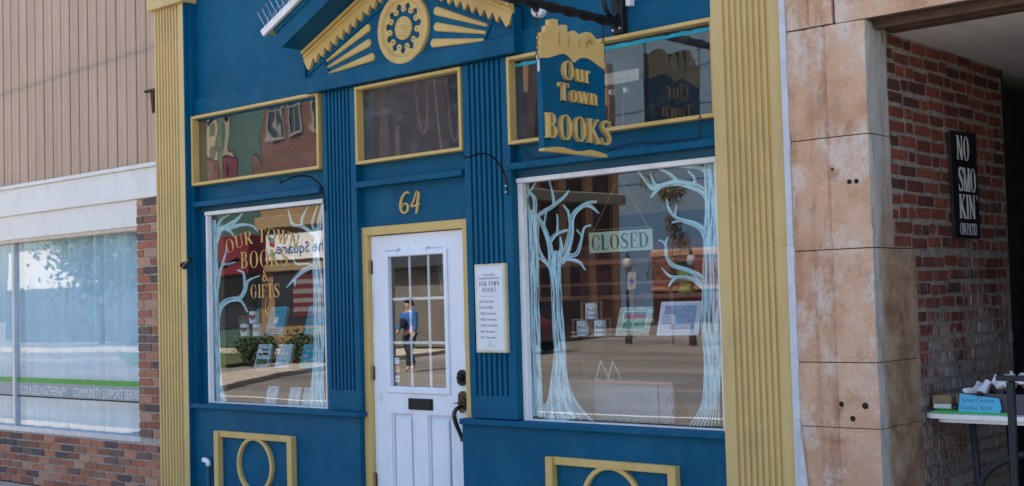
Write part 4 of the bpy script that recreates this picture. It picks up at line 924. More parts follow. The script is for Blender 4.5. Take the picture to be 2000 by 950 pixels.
# plant hooks
def planthook(x, pts, label, fix):
    h = thing('plant_hook', label, 'plant hook', (x, 0, pts[0][1]), 'black plant hooks beside the door')
    c = catmull([(x, a, b_) for a, b_ in pts], 6); MB().tube(c, .0058, 8).obj('arm', M['iron'], h, smooth=True)
    for a, b_ in fix: MB().lathe([(.008, -.004), (.006, -.010), (0, -.011)], (x, a, b_), 'y', 10).obj('screw', M['steel'], h)
    return h
planthook(-6.800, [(-.008, 2.285), (-.012, 2.38), (-.030, 2.455), (-.135, 2.520), (-.27, 2.512), (-.375, 2.468), (-.395, 2.476), (-.392, 2.492)], 'black curled plant hook above the lettered left window', [(-.012, 2.325), (-.012, 2.293)])
planthook(-5.100, [(-.008, 2.270), (-.014, 2.34), (-.045, 2.425), (-.14, 2.497), (-.24, 2.507), (-.335, 2.480), (-.375, 2.474), (-.380, 2.490)], 'black curled plant hook on the pilaster right of the transom over the door', [(-.012, 2.325), (-.012, 2.287)])

# opening hours board
hb_ = thing('hours_board', 'framed white opening hours board on the fluted blue pilaster', 'sign', (-5.246, 0, 1.31))
B('backing', M['cream'], hb_, -5.374, -5.120, -.028, .004, 1.310, 1.856, .004)
B('sheet', M['paper'], hb_, -5.362, -5.134, -.0295, -.0282, 1.324, 1.842, 0)
fl = MB(); ring_plate(fl, -5.357, -5.139, 1.329, 1.837, -5.3555, -5.1405, 1.3305, 1.8355, -.0303, -.0296, 0); fl.obj('border_line', M['cream'], hb_)
for tx, z, wd, h in (('OUR TOWN', 1.720, .165, .028), ('BOOKS', 1.682, .11, .028)): word(tx, 'lettering', M['greyink'], hb_, (-5.250-wd/2, -.0296, z), X, Z, NY, h, wd, 0, .0006, .16, .06, .14)
L = [("Jacksonville's", -5.30, 1.783, .013, .10), ('Independent Bookstore', -5.335, 1.762, .013, .17)]
for i, (s_, wd) in enumerate((('SUN 12pm- 4pm', .118), ('MON CLOSED', .112), ('TUES 10am-6pm', .132), ('WEDS 10am-6pm', .136), ('THURS 10am-8pm', .142), ('FRI 10am-6pm', .116), ('SAT 10am-6pm', .120))): L.append((s_, -5.335+.0012*i, 1.618-.0368*i, .015, wd))
sans([(s_, (x, -.0302, z), X, Z, h, wd) for s_, x, z, h, wd in L], 'printed_hours', M['ink'], hb_, NY, .0)
fl = MB(); fl.box(-5.32, -5.17, -.0302, -.0296, 1.656, 1.6575); ribs(fl, varr([(-.03, 0, .002), (-.01, .01, .002), (.0, .04, .003), (.004, .0, .002), (.03, .004, .002), (.055, .0, .001)]), lambda u, v: Vector((-5.255+u, -.0297, 1.35+v)), 0, .0004, NY); fl.obj('flourish', M['greyink'], hb_, fixn=True)

# hanging sign and bracket
XB = -4.246
XS = -4.246
br = thing('sign_bracket', 'twisted black wrought iron bar bracket holding the hanging sign', 'bracket', (XS+.02, 0, 3.12))
B('wall_plate', M['iron'], br, XS-.020, XS+.060, -.022, .028, 3.118, 3.62, .003)
for x, z in ((-4.254, 3.140), (-4.206, 3.147)): MB().lathe([(.009, -.022), (.007, -.027), (0, -.028)], (x, 0, z), 'y', 10).obj('screw', M['steel'], br)
vs = []; n = 110; Lb = 1.75
for i in range(n+1):
    y = -.02-Lb*i/n; tw = max(0, i-6)*.17; r = .028
    for k_ in range(4):
        a = tw+math.pi/4+k_*math.pi/2; vs.append((XS+.018+r*math.cos(a), y, 3.178+r*math.sin(a)))
MB().add(vs, [(i*4+k_, i*4+(k_+1) % 4, (i+1)*4+(k_+1) % 4, (i+1)*4+k_) for i in range(n) for k_ in range(4)]+[(0,1,2,3), (n*4+3, n*4+2, n*4+1, n*4)]).obj('twisted_bar', M['iron'], br, fixn=True)
sc_ = catmull([(-.020, 3.235), (-.05, 3.205), (-.10, 3.225), (-.135, 3.29), (-.13, 3.37), (-.08, 3.42), (-.035, 3.40), (-.03, 3.34), (-.06, 3.31)], 5)
rb = varr([(a, b_, .008) for a, b_ in sc_]); mb = MB(); ribs(mb, rb, lambda u, v: Vector((XS+.002, u, v)), 0, .028, (1,0,0)); mb.obj('scroll', M['iron'], br, fixn=True)
sg = thing('hanging_sign', 'blue and ochre carved wooden sign hung from the iron bar', 'sign', (-4.216, -.41, 2.42))
XS = -4.216
x0, x1 = XS-.040, XS
wave = catmull([(-.706, 2.893), (-.654, 2.899), (-.593, 2.918), (-.532, 2.936), (-.493, 2.934), (-.463, 2.919), (-.433, 2.901), (-.393, 2.924), (-.353, 2.937), (-.297, 2.937), (-.242, 2.920), (-.160, 2.893)], 4)
botw = catmull([(-.160, 2.420), (-.21, 2.428), (-.306, 2.436), (-.36, 2.428), (-.433, 2.421), (-.525, 2.431), (-.60, 2.432), (-.706, 2.418)], 4)
MB().prism([(-.706, 2.4185)]+wave+[(-.160, 2.4205)]+botw[1:-1], 'x', x0, x1-.006).obj('board', M['blue'], sg, fixn=True)
skyl = [(-.160, 2.893), (-.160, 3.042), (-.219, 3.042), (-.239, 3.066), (-.274, 3.085), (-.314, 3.086), (-.350, 3.072), (-.372, 3.040), (-.373, 2.985), (-.388, 2.985), (-.390, 3.052), (-.398, 3.070), (-.425, 3.078), (-.449, 3.069), (-.463, 3.043), (-.466, 2.985), (-.482, 2.985), (-.484, 3.097), (-.523, 3.095), (-.526, 3.056), (-.548, 3.054), (-.545, 2.975), (-.560, 2.975), (-.562, 3.115), (-.602, 3.116), (-.629, 3.108), (-.631, 3.073), (-.660, 3.071), (-.664, 3.030), (-.706, 3.028)]
MB().prism(skyl+wave, 'x', x0+.006, x1-.002).obj('skyline_crest', M['ochre'], sg, fixn=True)
MB().prism([(-.706, 2.4178)]+[(a, b_-.0005) for a, b_ in botw[::-1]]+[(-.160, 2.404), (-.43, 2.405), (-.706, 2.404)], 'x', x0, x1-.002).obj('lower_edge', M['ochre'], sg, fixn=True)
gr_ = MB()
for i in range(11):
    a = R(18+i*19); c, s_ = math.cos(a), math.sin(a); gr_.add([(x1-.0015, -.290+c*.014-s_*.0028, 3.015+s_*.014+c*.0022), (x1-.0015, -.290+c*.014+s_*.0028, 3.015+s_*.014-c*.0022), (x1-.0015, -.290+c*.066, 3.015+s_*.060)], [(0,1,2)])
for z in (3.0, 3.01): pass
gr_.obj('wheel_spokes', plain('carved_groove', (.20,.13,.05), .8), sg)
for i, yy in enumerate((-.505, -.315)):
    MB().box(x1-.0062, x1-.0050, yy-.0012, yy+.0012, 2.45, 2.87).obj('board_joint', M['blue_old'], sg)
UY = (0, 1, 0)
for tx, y, z, h, wd in (('Our', -.549, 2.797, .102, .240), ('Town', -.585, 2.682, .094, .335), ('BOOKS', -.703, 2.472, .132, .568)):
    word(tx, 'letter', M['ochre'], sg, (x1-.006, y, z), UY, Z, NX, h, wd, 0, .022, .18, .075, .04 if tx != 'BOOKS' else .02, each=True)
# chains
def links(pts, r=.0021, L=.030, wd=.0085):
    P = [Vector(p) for p in pts]; mb = MB(); ds = [0]
    for a, b_ in zip(P, P[1:]): ds.append(ds[-1]+(b_-a).length)
    n = max(1, int(ds[-1]/(L*.80)))
    for i in range(n):
        s_ = (i+.5)/n*ds[-1]; k_ = max(j for j in range(len(P)-1) if ds[j] <= s_+1e-9); t = (P[k_+1]-P[k_]).normalized(); c = P[k_]+t*(s_-ds[k_])
        u = t.cross(Vector((1,0,0)) if abs(t.x) < .9 else Vector((0,0,1))).normalized(); v = t.cross(u)
        if i % 2: u = v
        u = (u*math.cos(.5)+t.cross(u)*math.sin(.5))
        ring = []
        for q in range(11):
            a = 2*math.pi*q/10; ring.append(c+t*(L*.5*math.cos(a)*(1.0))+u*(wd*math.sin(a)))
        mb.tube(ring, r, 5, False)
    return mb
T('chain', 'black chain at the street end of the hanging sign', 'chain', M['iron'], links([(XB+.018, -.722, 3.165), (XS-.02, -.726, 2.885)]), smooth=True)
T('chain', 'black chain at the wall end of the hanging sign', 'chain', M['iron'], links([(XB+.018, -.146, 3.165), (XS-.02, -.148, 2.79)]), smooth=True)
p = MB().box(XS-.026, XS-.012, -.718, -.7065, 2.82, 2.885, .002).tube([(XS-.018, -.722, 2.88), (XS-.018, -.728, 2.905), (XS-.018, -.716, 2.915)], .004, 6); p.obj('eye_plate', M['steel'], sg)
MB().box(XS-.026, XS-.012, -.1595, -.147, 2.77, 2.83, .002).obj('eye_plate', M['iron'], sg)
dr = [(-4.966, -.022, 2.570), (-4.93, -.030, 2.525), (-4.885, -.022, 2.478), (-4.84, -.016, 2.4685), (-4.6, -.012, 2.4685), (-4.45, -.014, 2.4695), (-4.30, -.016, 2.4690), (-4.16, -.014, 2.485), (-4.03, -.02, 2.478), (-3.90, -.016, 2.4685), (-3.72, -.02, 2.4685), (-3.697, -.022, 2.475), (-3.695, -.022, 2.60)]
T('awning_chain', 'thin black chain draped along the ledge over the right window', 'chain', M['iron'], links(dr, .0017, .026, .0075), smooth=True)
fx = thing('wall_fitting', 'round white wall fitting behind the twisted iron bar', 'light fitting', (-4.845, .05, 3.37))
MB().lathe([(.050, .055), (.048, .02), (.036, .008), (.024, .012), (.022, .03)], (-4.845, 0, 3.372), 'y', 24).obj('ring', M['plastic_white'], fx, smooth=False, fixn=True)
MB().lathe([(.016, .04), (.014, -.012), (0, -.014)], (-4.845, 0, 3.372), 'y', 12).obj('socket', M['iron'], fx)
T('cable_cover', 'short off white cable cover beside the iron wall plate', 'cable cover', M['white'], MB().box(-4.180, -4.150, .0, .054, 3.27, 3.60, .004))

# downspout trim
dn = MB().box(-3.174, -3.134, -.075, .2, 1.865, 7.2, .004).box(-3.176, -3.131, -.078, .2, .10, 1.864, .004)
dn.prism([(-3.1305, 1.00), (-3.1305, .10), (-3.075, .10), (-3.088, .60), (-3.112, .84)], 'y', -.104, -.090)
T('corner_trim', 'tall white metal corner trim between ochre pilaster and stone pier', 'trim', M['alu'] if False else plain('white_metal_trim', (.56, .58, .62), .4), dn)

# ------------------------------------------------------------ stone building and alley
st = thing('stone_building', 'pink sandstone pier and old brick passage wall', 'building', (-2.9, 0, .08))
def stone(x0, x1, y0, y1, z0, z1, left=True):
    # plan outline with a shallow moulded flute on the front; rings up the height, pulled in at both ends
    W_ = x1-x0
    fr = [(0, 0), (.06, -.004), (.16, .006), (.24, .006), (.33, -.004), (.44, -.002), (.475, .010), (.50, .002), (.56, 0), (.7, 0), (.85, 0), (1, 0)] if left else [(i/8, 0) for i in range(9)]
    pl = [(x0+u*W_, y0+d_) for u, d_ in fr]
    ns = 7
    pl += [(x1, y0+(y1-y0)*i/ns) for i in range(1, ns+1)] + [(x0, y1)]
    n = len(pl); nz = max(3, int((z1-z0)/.035)); cx, cy = (x0+x1)/2, (y0+y1)/2; vs = []
    for k_ in range(nz+1):
        z = z0+(z1-z0)*k_/nz; e = .003 if k_ in (0, nz) else 0
        for i, (x, y) in enumerate(pl):
            q = Vector((x*3, y*3, z*3)); dd = .0045*noise.noise(q*4)+.004*noise.noise(q*14); corner = (abs(x-x1) < 1e-6 and abs(y-y0) < 1e-6)
            ex = -1 if abs(x-x1) < 1e-6 else (1 if abs(x-x0) < 1e-6 else 0); ey = 1 if y < y0+.02 else 0
            ch = (.006+.007*noise.noise(Vector((3, 1, z*14))) if k_ not in (0, nz) else .003) if corner else 0
            vs.append((x+ex*(e+ch)+(dd if ex else 0)*.6, y+ey*(e+ch)+dd*(1 if ey else 0), z))
    fs = [(k_*n+i, k_*n+(i+1) % n, (k_+1)*n+(i+1) % n, (k_+1)*n+i) for k_ in range(nz) for i in range(n)]+[tuple(range(n))[::-1], tuple(range(nz*n, (nz+1)*n))]
    return MB().add(vs, fs).obj('stone_block', M['stone'], st, fixn=True)
sx0, sx1, sy = -3.128, -2.708, -.080
for z0, z1, yb in ((.085, .960, .40), (.9645, 1.2765, .40), (1.2815, 1.829, .40), (1.8345, 2.381, .15), (2.3865, 2.937, .15)):
    stone(sx0, sx1, sy, yb, z0, z1)
stone(sx0, -2.872, sy-.004, .2, 2.945, 3.70)
for xa, xb in ((-2.862, -1.30), (-1.29, .40), (.41, 2.2)): stone(xa, xb, sy, -.0, 2.942, 3.70, False)
B('stone_joint', M['stone_joint'], st, -3.12, -2.720, -.062, .14, .09, 3.7, 0); B('stone_joint', M['stone_joint'], st, -2.730, -2.716, -.06, .38, .09, 1.83, 0)
for za, zb in ((.085, .96), (.965, 1.83), (1.835, 2.937)):
    for xa, xb in ((-.94, .30), (.31, 1.5), (1.51, 2.65)): stone(xa, xb, sy, .4, za, zb, False)  # unseen right pier, added to narrow the opening and darken the passage
for x, z, r in ((-2.818, 2.157, .011), (-2.781, 2.156, .011), (-2.905, 1.077, .013), (-2.782, 1.073, .015), (-2.849, 1.009, .013)):
    mb = MB(); L = []
    MB().lathe([(r*.2, .0), (r*.95, .0), (r*1.1, .003)], (x, sy-.0045, z), 'y', 10).obj('dark_hole_disc', M['dimple'], st)  # dark disc on the surface paints the shade of a drilled hole
MB().lathe([(.004, 0), (.009, .004), (.008, .012)], (-2.905, sy-.006, 2.225), 'y', 7).obj('rusted_fixing', M['rust'], st)
# mortar and bricks of the passage wall (faces +x)
xw = -2.708
B('mortar', M['mortar_old'], st, xw-.3, xw-.0035, .151, 1.700, 1.834, 2.93, 0); B('mortar', M['mortar_old'], st, xw-.3, xw-.0035, .402, 1.700, .085, 1.833, 0)
def pl_alley(o, y, l, z, h, rnd):
    o.rotation_euler = (0, 0, math.pi/2); o.location = Vector((xw+rnd.uniform(-.001, .0025), y, z))-WP[st.name]; o.scale = (l, .035, h)
CNT2 = (lay(st, BO, .152, 1.692, 1.838, 2.90, .0722, .200, .0160, pl_alley, .0075, .42, random.Random(11), .012), lay(st, BO, .404, 1.692, .66, 1.830, .0722, .200, .0160, pl_alley, .0075, .42, random.Random(12), .012))
# unseen bricks lower down are one joined part
mb = MB(); rnd = random.Random(3)
for r in range(7):
    y = .404-(.1 if r % 2 else 0)
    while y < 1.68:
        ya, yb = max(y, .404), min(y+.202, 1.692)
        if yb-ya > .03: mb.box(xw-.05, xw+rnd.uniform(-.003, .004), ya, yb, .148+r*.0722, .148+r*.0722+.059, .004)
        y += .215
mb.obj('lower_bricks', M['brick_old'], st)['kind'] = 'stuff'
# timber lintel soffit and ceiling
for y0, y1, z0 in ((.002, .060, 2.900), (.062, .135, 2.925), (.137, .215, 2.905)): B('lintel_board', M['timber'], st, -2.70, 2.2, y0, y1, z0, 2.99, .003)
B('lintel_board', M['timber'], st, -2.70, 2.2, -.070, .0, 2.936, 2.941, 0)
for i in range(4):
    for j_ in range(2): B('ceiling_panel', M['ceiling'], st, -2.72+i*1.22+.003, -2.72+(i+1)*1.22-.003, .218+j_*2.0+.002, 2.218+j_*2.0-.003, 2.908, 2.925, .002)
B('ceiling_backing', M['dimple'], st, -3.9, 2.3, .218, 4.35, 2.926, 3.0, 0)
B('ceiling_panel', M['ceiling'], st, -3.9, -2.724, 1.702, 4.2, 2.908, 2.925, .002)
for a in ((-3.9, -3.8, 1.7, 4.3), (-3.8, 2.3, 4.25, 4.35), (-.94, -.84, .4, 4.3)): B('passage_blackout_wall', M['black_void'], st, *a, .085, 2.907, 0)  # near-black walls; the unseen right one is added to keep light out
B('passage_blackout_wall', M['black_void'], st, -3.8, -2.716, 1.7005, 1.74, .085, 2.907, 0)
B('dark_opening_sheet', M['black_void'], st, -2.745, -2.716, 1.742, 4.2, .085, 2.80, 0)  # black sheet standing in for the deep shade of the opening
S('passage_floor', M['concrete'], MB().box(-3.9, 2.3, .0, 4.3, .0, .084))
# no smoking sign
ns_ = thing('smoking_sign', 'black vertical sign with white lettering on the passage bricks', 'sign', (xw, 1.11, 1.9))
tilt = lambda y, z: (y, z)
MB().prism([(.855, 2.471), (1.209, 2.486), (1.214, 1.898), (.868, 1.893)], 'x', xw+.006, xw+.022).obj('board', M['black'], ns_, fixn=True)
for tx, y, z, h, wd, k_, g_ in (('NO', .930, 2.322, .130, .180, .20, .02), ('SMO', .938, 2.152, .128, .250, .20, .01), ('KIN', .935, 2.003, .130, .225, .20, .02), ("'", 1.178, 2.010, .125, .022, .2, 0), ('ON PATIO', .935, 1.915, .062, .235, .08, .04)):
    word(tx, 'lettering', M['letter_white'], ns_, (xw+.0222, y, z), UY, Z, NX, h, wd, 0, .0012, k_, .075, g_)

# patio table and things on it
tb = thing('folding_table', 'white plastic folding table in the brick passage', 'table', (-1.95, .55, .085))
def rounded(x0, x1, y0, y1, r, z0, z1):
    P = []
    for cx, cy, a0 in ((x1-r, y1-r, 0), (x0+r, y1-r, 90), (x0+r, y0+r, 180), (x1-r, y0+r, 270)):
        for i in range(6): a = R(a0+90*i/5); P.append((cx+r*math.cos(a), cy+r*math.sin(a)))
    return MB().prism(P, 'z', z0, z1)
tz = 1.012
rounded(-2.650, -1.30, .27, .93, .06, tz-.022, tz).obj('tabletop', M['plastic_white'], tb, fixn=True); rounded(-2.60, -1.34, .30, .90, .05, tz-.042, tz-.0225).obj('table_apron', M['plastic_white'], tb, fixn=True)
for a, b_ in (((-2.44, .36, tz-.03), (-2.40, .40, .085)), ((-2.44, .84, tz-.03), (-2.40, .80, .085)), ((-1.5, .36, tz-.03), (-1.54, .40, .085)), ((-1.5, .84, tz-.03), (-1.54, .8, .085))): MB().tube([a, b_], .016, 10).obj('leg', M['darkmetal'], tb, smooth=True)
T('green_sheet', 'bright green paper sheet on the table corner', 'paper', M['green'], MB().box(-2.625, -2.25, .33, .62, tz+.0005, tz+.010, .001))
by = thing('serving_tray', 'low tray holding wrapped brown treats on the table', 'tray', (-2.42, .5, tz+.011))
B('tray', M['darkbox'], by, -2.66, -2.48, .44, .66, tz+.011, tz+.026, .003); B('napkin', M['tissue'], by, -2.66, -2.57, .425, .439, tz+.012, tz+.035, .002)
for x0_, x1_, yy_ in ((-2.690, -2.590, .48), (-2.583, -2.46, .52)): B('carton', M['card'], by, x0_, x1_, yy_, .64, tz+.027, tz+.072, .004)
bx = thing('snack_box', 'dark shallow box of white tissue with a cyan price card', 'box', (-2.335, .45, tz))
mb = MB().box(-2.505, -2.065, .36, .372, tz+.002, tz+.098).box(-2.505, -2.065, .70, .712, tz+.002, tz+.115).box(-2.505, -2.493, .372, .70, tz+.002, tz+.098).box(-2.077, -2.065, .372, .70, tz+.002, tz+.115).box(-2.493, -2.077, .372, .70, tz+.002, tz+.01)
mb.obj('box_tray', M['darkbox'], bx)
mb = MB(); n = 26; vs = []
for i in range(n+1):
    for j_ in range(13):
        u, v = i/n, j_/12; h = .085+.075*noise.noise(Vector((u*5, v*4, 1)))+.035*noise.noise(Vector((u*13, v*9, 4)))+.03*(u > .3)
        vs.append((-2.490+.41*u, .375+.32*v, tz+max(.02, h)+.03))
mb.add(vs, [(i*13+j_, (i+1)*13+j_, (i+1)*13+j_+1, i*13+j_+1) for i in range(n) for j_ in range(12)]).obj('tissue', M['tissue'], bx)
crd = MB().prism([(-2.497, tz+.003), (-2.297, tz+.001), (-2.285, tz+.030), (-2.295, tz+.078), (-2.485, tz+.098)], 'y', .335, .3375); crd.obj('price_card', M['cyan'], bx, fixn=True)
sans([('Salted Caramel', (-2.475, .3345, tz+.058), (1,0,.0), Z, .020, .155), ('Candies  $2.00', (-2.480, .3345, tz+.022), (1,0,.0), Z, .018, .150)], 'handwriting', plain('blue_pen', (.02,.10,.25), .6, bump=0), bx, NY, .0)
MB().box(-2.400, -2.375, .325, .350, tz+.088, tz+.104, .002).obj('binder_clip', M['iron'], bx)
T('paper_sheet', 'loose white papers at the table edge behind the post', 'paper', M['paper'], MB().box(-1.98, -1.55, .40, .66, tz+.0005, tz+.006, 0))
rl = thing('patio_railing', 'dark square tube railing with a post in front of the table', 'railing', (-2.0, .0, .085))
B('post', M['darkmetal'], rl, -2.130, -2.098, -.016, .016, .085, 1.198, .003); B('top_rail', M['darkmetal'], rl, -2.175, -.95, -.02, .02, 1.200, 1.225, .003)
B('post', M['darkmetal'], rl, -1.02, -.98, -.02, .02, .085, 1.198, .003)
cp = MB(); c = catmull([(-2.33, .12, .085), (-2.33, .12, .55), (-2.31, .12, .72), (-2.24, .12, .80), (-2.12, .12, .855), (-1.98, .12, .87), (-1.85, .12, .85), (-1.80, .12, .70), (-1.80, .12, .085)], 5)
ch_ = thing('patio_chair', 'dark metal chair partly hidden behind the railing post', 'chair', (-2.05, .2, .085))
cp.tube(c, .016, 8).obj('back_frame', M['darkmetal'], ch_, smooth=True); B('seat', M['darkmetal'], ch_, -2.31, -1.82, .12, .50, .50, .53, .01)
for x in (-2.29, -1.84): MB().tube([(x, .48, .51), (x, .52, .085)], .013, 8).obj('leg', M['darkmetal'], ch_, smooth=True)
MB().lathe([(.022, 0), (.022, .02), (0, .024)], (-2.03, .09, .90), 'z', 12).obj('knob', M['steel'], ch_)

# ------------------------------------------------------------ window display, right
def textpoly(*a): pass
cs = thing('closed_sign', 'pale green sign with dark serif letters hung inside the right window', 'sign', (-4.45, .25, 1.90))
B('board', plain('pale_green_board', (.50, .60, .42), .6, var=.06), cs, -4.680, -4.216, .246, .254, 1.896, 2.020, .002)
word('CLOSED', 'lettering', plain('dark_green_ink', (.045, .06, .05), .7, bump=0), cs, (-4.663, .2455, 1.914), X, Z, NY, .088, .425, 0, .0008, .17, .065, .05)
MB().tube([(-4.645, .25, 2.03), (-4.44, .25, 2.34)], .0018, 5, False).tube([(-4.245, .25, 2.03), (-4.44, .25, 2.34)], .0018, 5, False).tube([(-4.65, .25, 2.022), (-4.645, .25, 2.034), (-4.24, .25, 2.032), (-4.236, .25, 2.022)], .002, 5, False).obj('string', M['rope'], cs)
def shelf(x0, x1, y0, y1, z, label):
    s_ = thing('glass_shelf', label, 'shelf', (x0, y0, z), 'clear display shelves'); MB().box(x0, x1, y0, y1, z-.008, z).obj('sheet', M['acrylic'], s_)
    for x in (x0+.02, x1-.02): MB().tube([(x, y1-.02, z-.008), (x, y1-.02, .893)], .003, 6).obj('support', M['acrylic'], s_)
shelf(-5.00, -3.66, .20, .40, 1.397, 'clear shelf carrying mugs and pictures in the right window')
def mug(x, y, z, label, print_, r=.036, h=.095, boxed=True):
    g = thing('mug', label, 'mug', (x, y, z)); g['group'] = 'mugs stacked in the shop windows'; MB().lathe([(r*.94, 0), (r, .004), (r, h), (r*.9, h), (r*.88, .006), (0, .006)], (x, y, z), 'z', 22).obj('cup', M['plastic_white'], g, smooth=False, fixn=True)
    MB().tube(catmull([(x+.01, y+r, z+h*.8), (x+.012, y+r+.024, z+h*.7), (x+.012, y+r+.024, z+h*.3), (x+.01, y+r, z+h*.2)], 4), .005, 6).obj('handle', M['plastic_white'], g, smooth=True)
    if print_ == 'text':
        sans([('Read', (x-.022, y-r-.001, z+.046), X, Z, .022, .046)], 'lettering', M['ink'], g, NY, .0); sans([('Local', (x-.024, y-r-.001, z+.016), X, Z, .022, .050)], 'lettering', M['ink'], g, NY, .0)
        MB().prism([(x-.004, z+.076), (x+.004, z+.076), (x, z+.086)], 'y', y-r-.0012, y-r-.0004).obj('emblem', M['ink'], g)
    else:
        P = [(16*math.sin(t)**3, 13*math.cos(t)-5*math.cos(2*t)-2*math.cos(3*t)-math.cos(4*t)) for t in [2*math.pi*i/22 for i in range(22)]]
        MB().prism([(x+a*.0017, z+h*.52+b_*.0017) for a, b_ in P], 'y', y-r-.0015, y-r-.0003).obj('heart', M[print_], g, fixn=True)
    if print_ == 'text' or True: g.rotation_euler = (0, 0, R(33))
    if boxed:
        b_ = MB(); w2 = .048; e = .0018
        for xx in (x-w2-.01, x+w2+.012): b_.box(xx-e, xx+e, y-.052, y-.049, z, z+h+.008).box(xx-e, xx+e, y+.049, y+.052, z, z+h+.008)
        for zz in (z+.001, z+h+.008): b_.box(x-w2-.01, x+w2+.012, y-.052, y-.049, zz-e, zz+e).box(x-w2-.01, x+w2+.012, y+.049, y+.052, zz-e, zz+e)
        b_.obj('carton_edges', M['card'], g)
for x, z, lb in ((-4.765, 1.398, 'white Read Local mug, lower left of the three'), (-4.632, 1.398, 'white Read Local mug, lower right of the three'), (-4.694, 1.502, 'white Read Local mug on top of the other two')): mug(x, .27, z, lb, 'text', .038)
def leaning(name, label, cat, x0, x1, z0, h, y, tilt, mats, inner=None, thick=.012, skew=0.0):
    """a picture or book leaning back"""
    g = thing(name, label, cat, ((x0+x1)/2, y, z0)); c, s_ = math.cos(R(tilt)), math.sin(R(tilt)); a = R(skew)
    U = Vector((math.cos(a), math.sin(a), 0)); V = Vector((-math.sin(a)*s_*1.0, math.cos(a)*s_, c)); N_ = U.cross(V); N_ = -N_ if N_.y > 0 else N_
    O = Vector((x0, y, z0)); w_ = x1-x0
    def pl(nm, mk, u0, u1, v0, v1, d0, d1): return MB().plate([(u0, v0), (u1, v0), (u1, v1), (u0, v1)], O, U, V, N_, d0, d1).obj(nm, M[mk] if isinstance(mk, str) else mk, g, fixn=True)
    return g, pl, (O, U, V, N_, w_, h)
g, pl, (O, U, V, N_, w_, h) = leaning('framed_picture', 'green framed picture of a storefront leaning in the right window', 'picture', -4.480, -4.260, 1.399, .180, .22, 24, None, skew=8)
pl('frame', plain('patterned_cream_frame', (.42, .48, .34), .6, var=.6, scale=45), 0, w_, 0, h, 0, .012); pl('mount', 'paper', .030, w_-.030, .034, h-.026, .0122, .0128); pl('print', 'greenprint', .036, w_-.036, .040, h-.032, .013, .0135); pl('red_sign', 'red', .05, w_-.040, .105, .135, .0137, .0142)
g, pl, (O, U, V, N_, w_, h) = leaning('framed_map', 'white framed county map leaning in the right window', 'picture', -4.185, -3.925, 1.399, .205, .22, 22, None, skew=8)
pl('frame', 'plastic_white', 0, w_, 0, h, 0, .014); pl('mount', 'paper', .012, w_-.012, .012, h-.012, .0142, .0148)
mm = NT('map_print'); vo = mm.n('TexVoronoi', i={'Scale': 38.0}); mm.l(mm.pos(), vo.inputs['Vector']); MPR = mm.fin(mm.ramp(vo.outputs['Color'], [(.2, (.45,.30,.45)), (.5, (.20,.42,.62)), (.8, (.35,.55,.68))]), .5)
pl('map', MPR, .075, w_-.030, .035, h-.025, .0150, .0154); pl('map', MPR, .030, w_-.030, .12, h-.025, .0149, .0153); pl('caption_panel', 'paper', .018, .105, .065, .125, .0156, .0159)
sans([(t_, O+U*.024+V*v_+N_*.0162, U, V, .012, wd) for t_, v_, wd in (('Morgan', .108, .050), ('County', .089, .050), ('Minutes', .070, .056))], 'caption', M['ink'], g, N_, .0)
sans([('historical map of the county', O+U*.020+V*.046+N_*.0152, U, V, .005, .06)], 'small_caption', M['greyink'], g, N_, .0)
for i, (x, lb) in enumerate(((-4.675, 'small clear display easel, left of the pair'), (-4.585, 'small clear display easel, right of the pair'))):
    e = MB().tube([(x-.012, .28, 1.137), (x, .32, 1.245)], .0025, 5).tube([(x, .32, 1.245), (x+.030, .36, 1.137)], .0025, 5).tube([(x-.018, .28, 1.139), (x+.034, .28, 1.139)], .0025, 5).lathe([(0, -.005), (.005, 0), (0, .006)], (x, .32, 1.247), 'z', 6)
    T('display_easel', lb, 'easel', M['plastic_white'], e, group=None)
pn = thing('display_plinth', 'low pale cloth covered plinth carrying the small easels in the right window', 'plinth', (-4.4, .3, .895))
for i, (xa, xb, mk_) in enumerate(((-5.0, -4.705, 'deck'), (-4.70, -4.235, 'plinth'), (-4.23, -4.13, 'plinth'))): B('front_panel', M[mk_], pn, xa, xb, .27+.004*i, .30, .896, 1.118, .003)
B('plinth_top', M['deck'], pn, -5.02, -4.12, .262, .85, 1.1185, 1.135, .003); B('edge_trim', bpy.data.materials['light_red_wood'] if 'light_red_wood' in bpy.data.materials else plain('pink_wood_trim', (.50, .25, .18), .6), pn, -5.02, -4.12, .255, .2615, 1.117, 1.137, .001)
# pot on the bookcase, chair and dark planter
bc_ = thing('bookcase', 'long red brown wooden bookcase at the back of the right window', 'bookcase', (-4.5, 1.0, .12))
B('back_panel', M['shelf'], bc_, -5.6, -3.45, 1.32, 1.34, .12, 2.0, 0)
for z in (1.25, 1.645, 1.875): B('shelf', plain('light_red_wood', (.50, .21, .14), .5, var=.2), bc_, -5.6, -3.45, .86, 1.32, z-.030, z, .002)
B('rail', plain('light_red_wood2', (.50, .21, .14), .5, var=.2), bc_, -5.6, -3.45, .85, .862, 1.71, 1.728, .002)
lp = thing('plant_pot', 'lime green plant pot on the wooden shelf', 'plant pot', (-4.44, .93, 1.646))
MB().lathe([(.058, 0), (.062, .020), (.060, .022)], (-4.44, .93, 1.646), 'z', 20).obj('saucer', M['pot'], lp); MB().lathe([(.045, .02), (.056, .105), (.062, .107), (.064, .140), (.056, .140), (.052, .11)], (-4.44, .93, 1.646), 'z', 20).obj('pot', M['pot'], lp)
gm = MB()
for i in range(26):
    a = random.uniform(0, 6.28); gm.tube(catmull([(-4.44, .93, 1.78), (-4.44+.04*math.cos(a), .93+.04*math.sin(a), 1.84), (-4.44+.09*math.cos(a), .93+.08*math.sin(a), 1.85+random.uniform(-.03,.05))], 3), .0022, 4)
gm.obj('grass_tuft', M['twig'], lp)
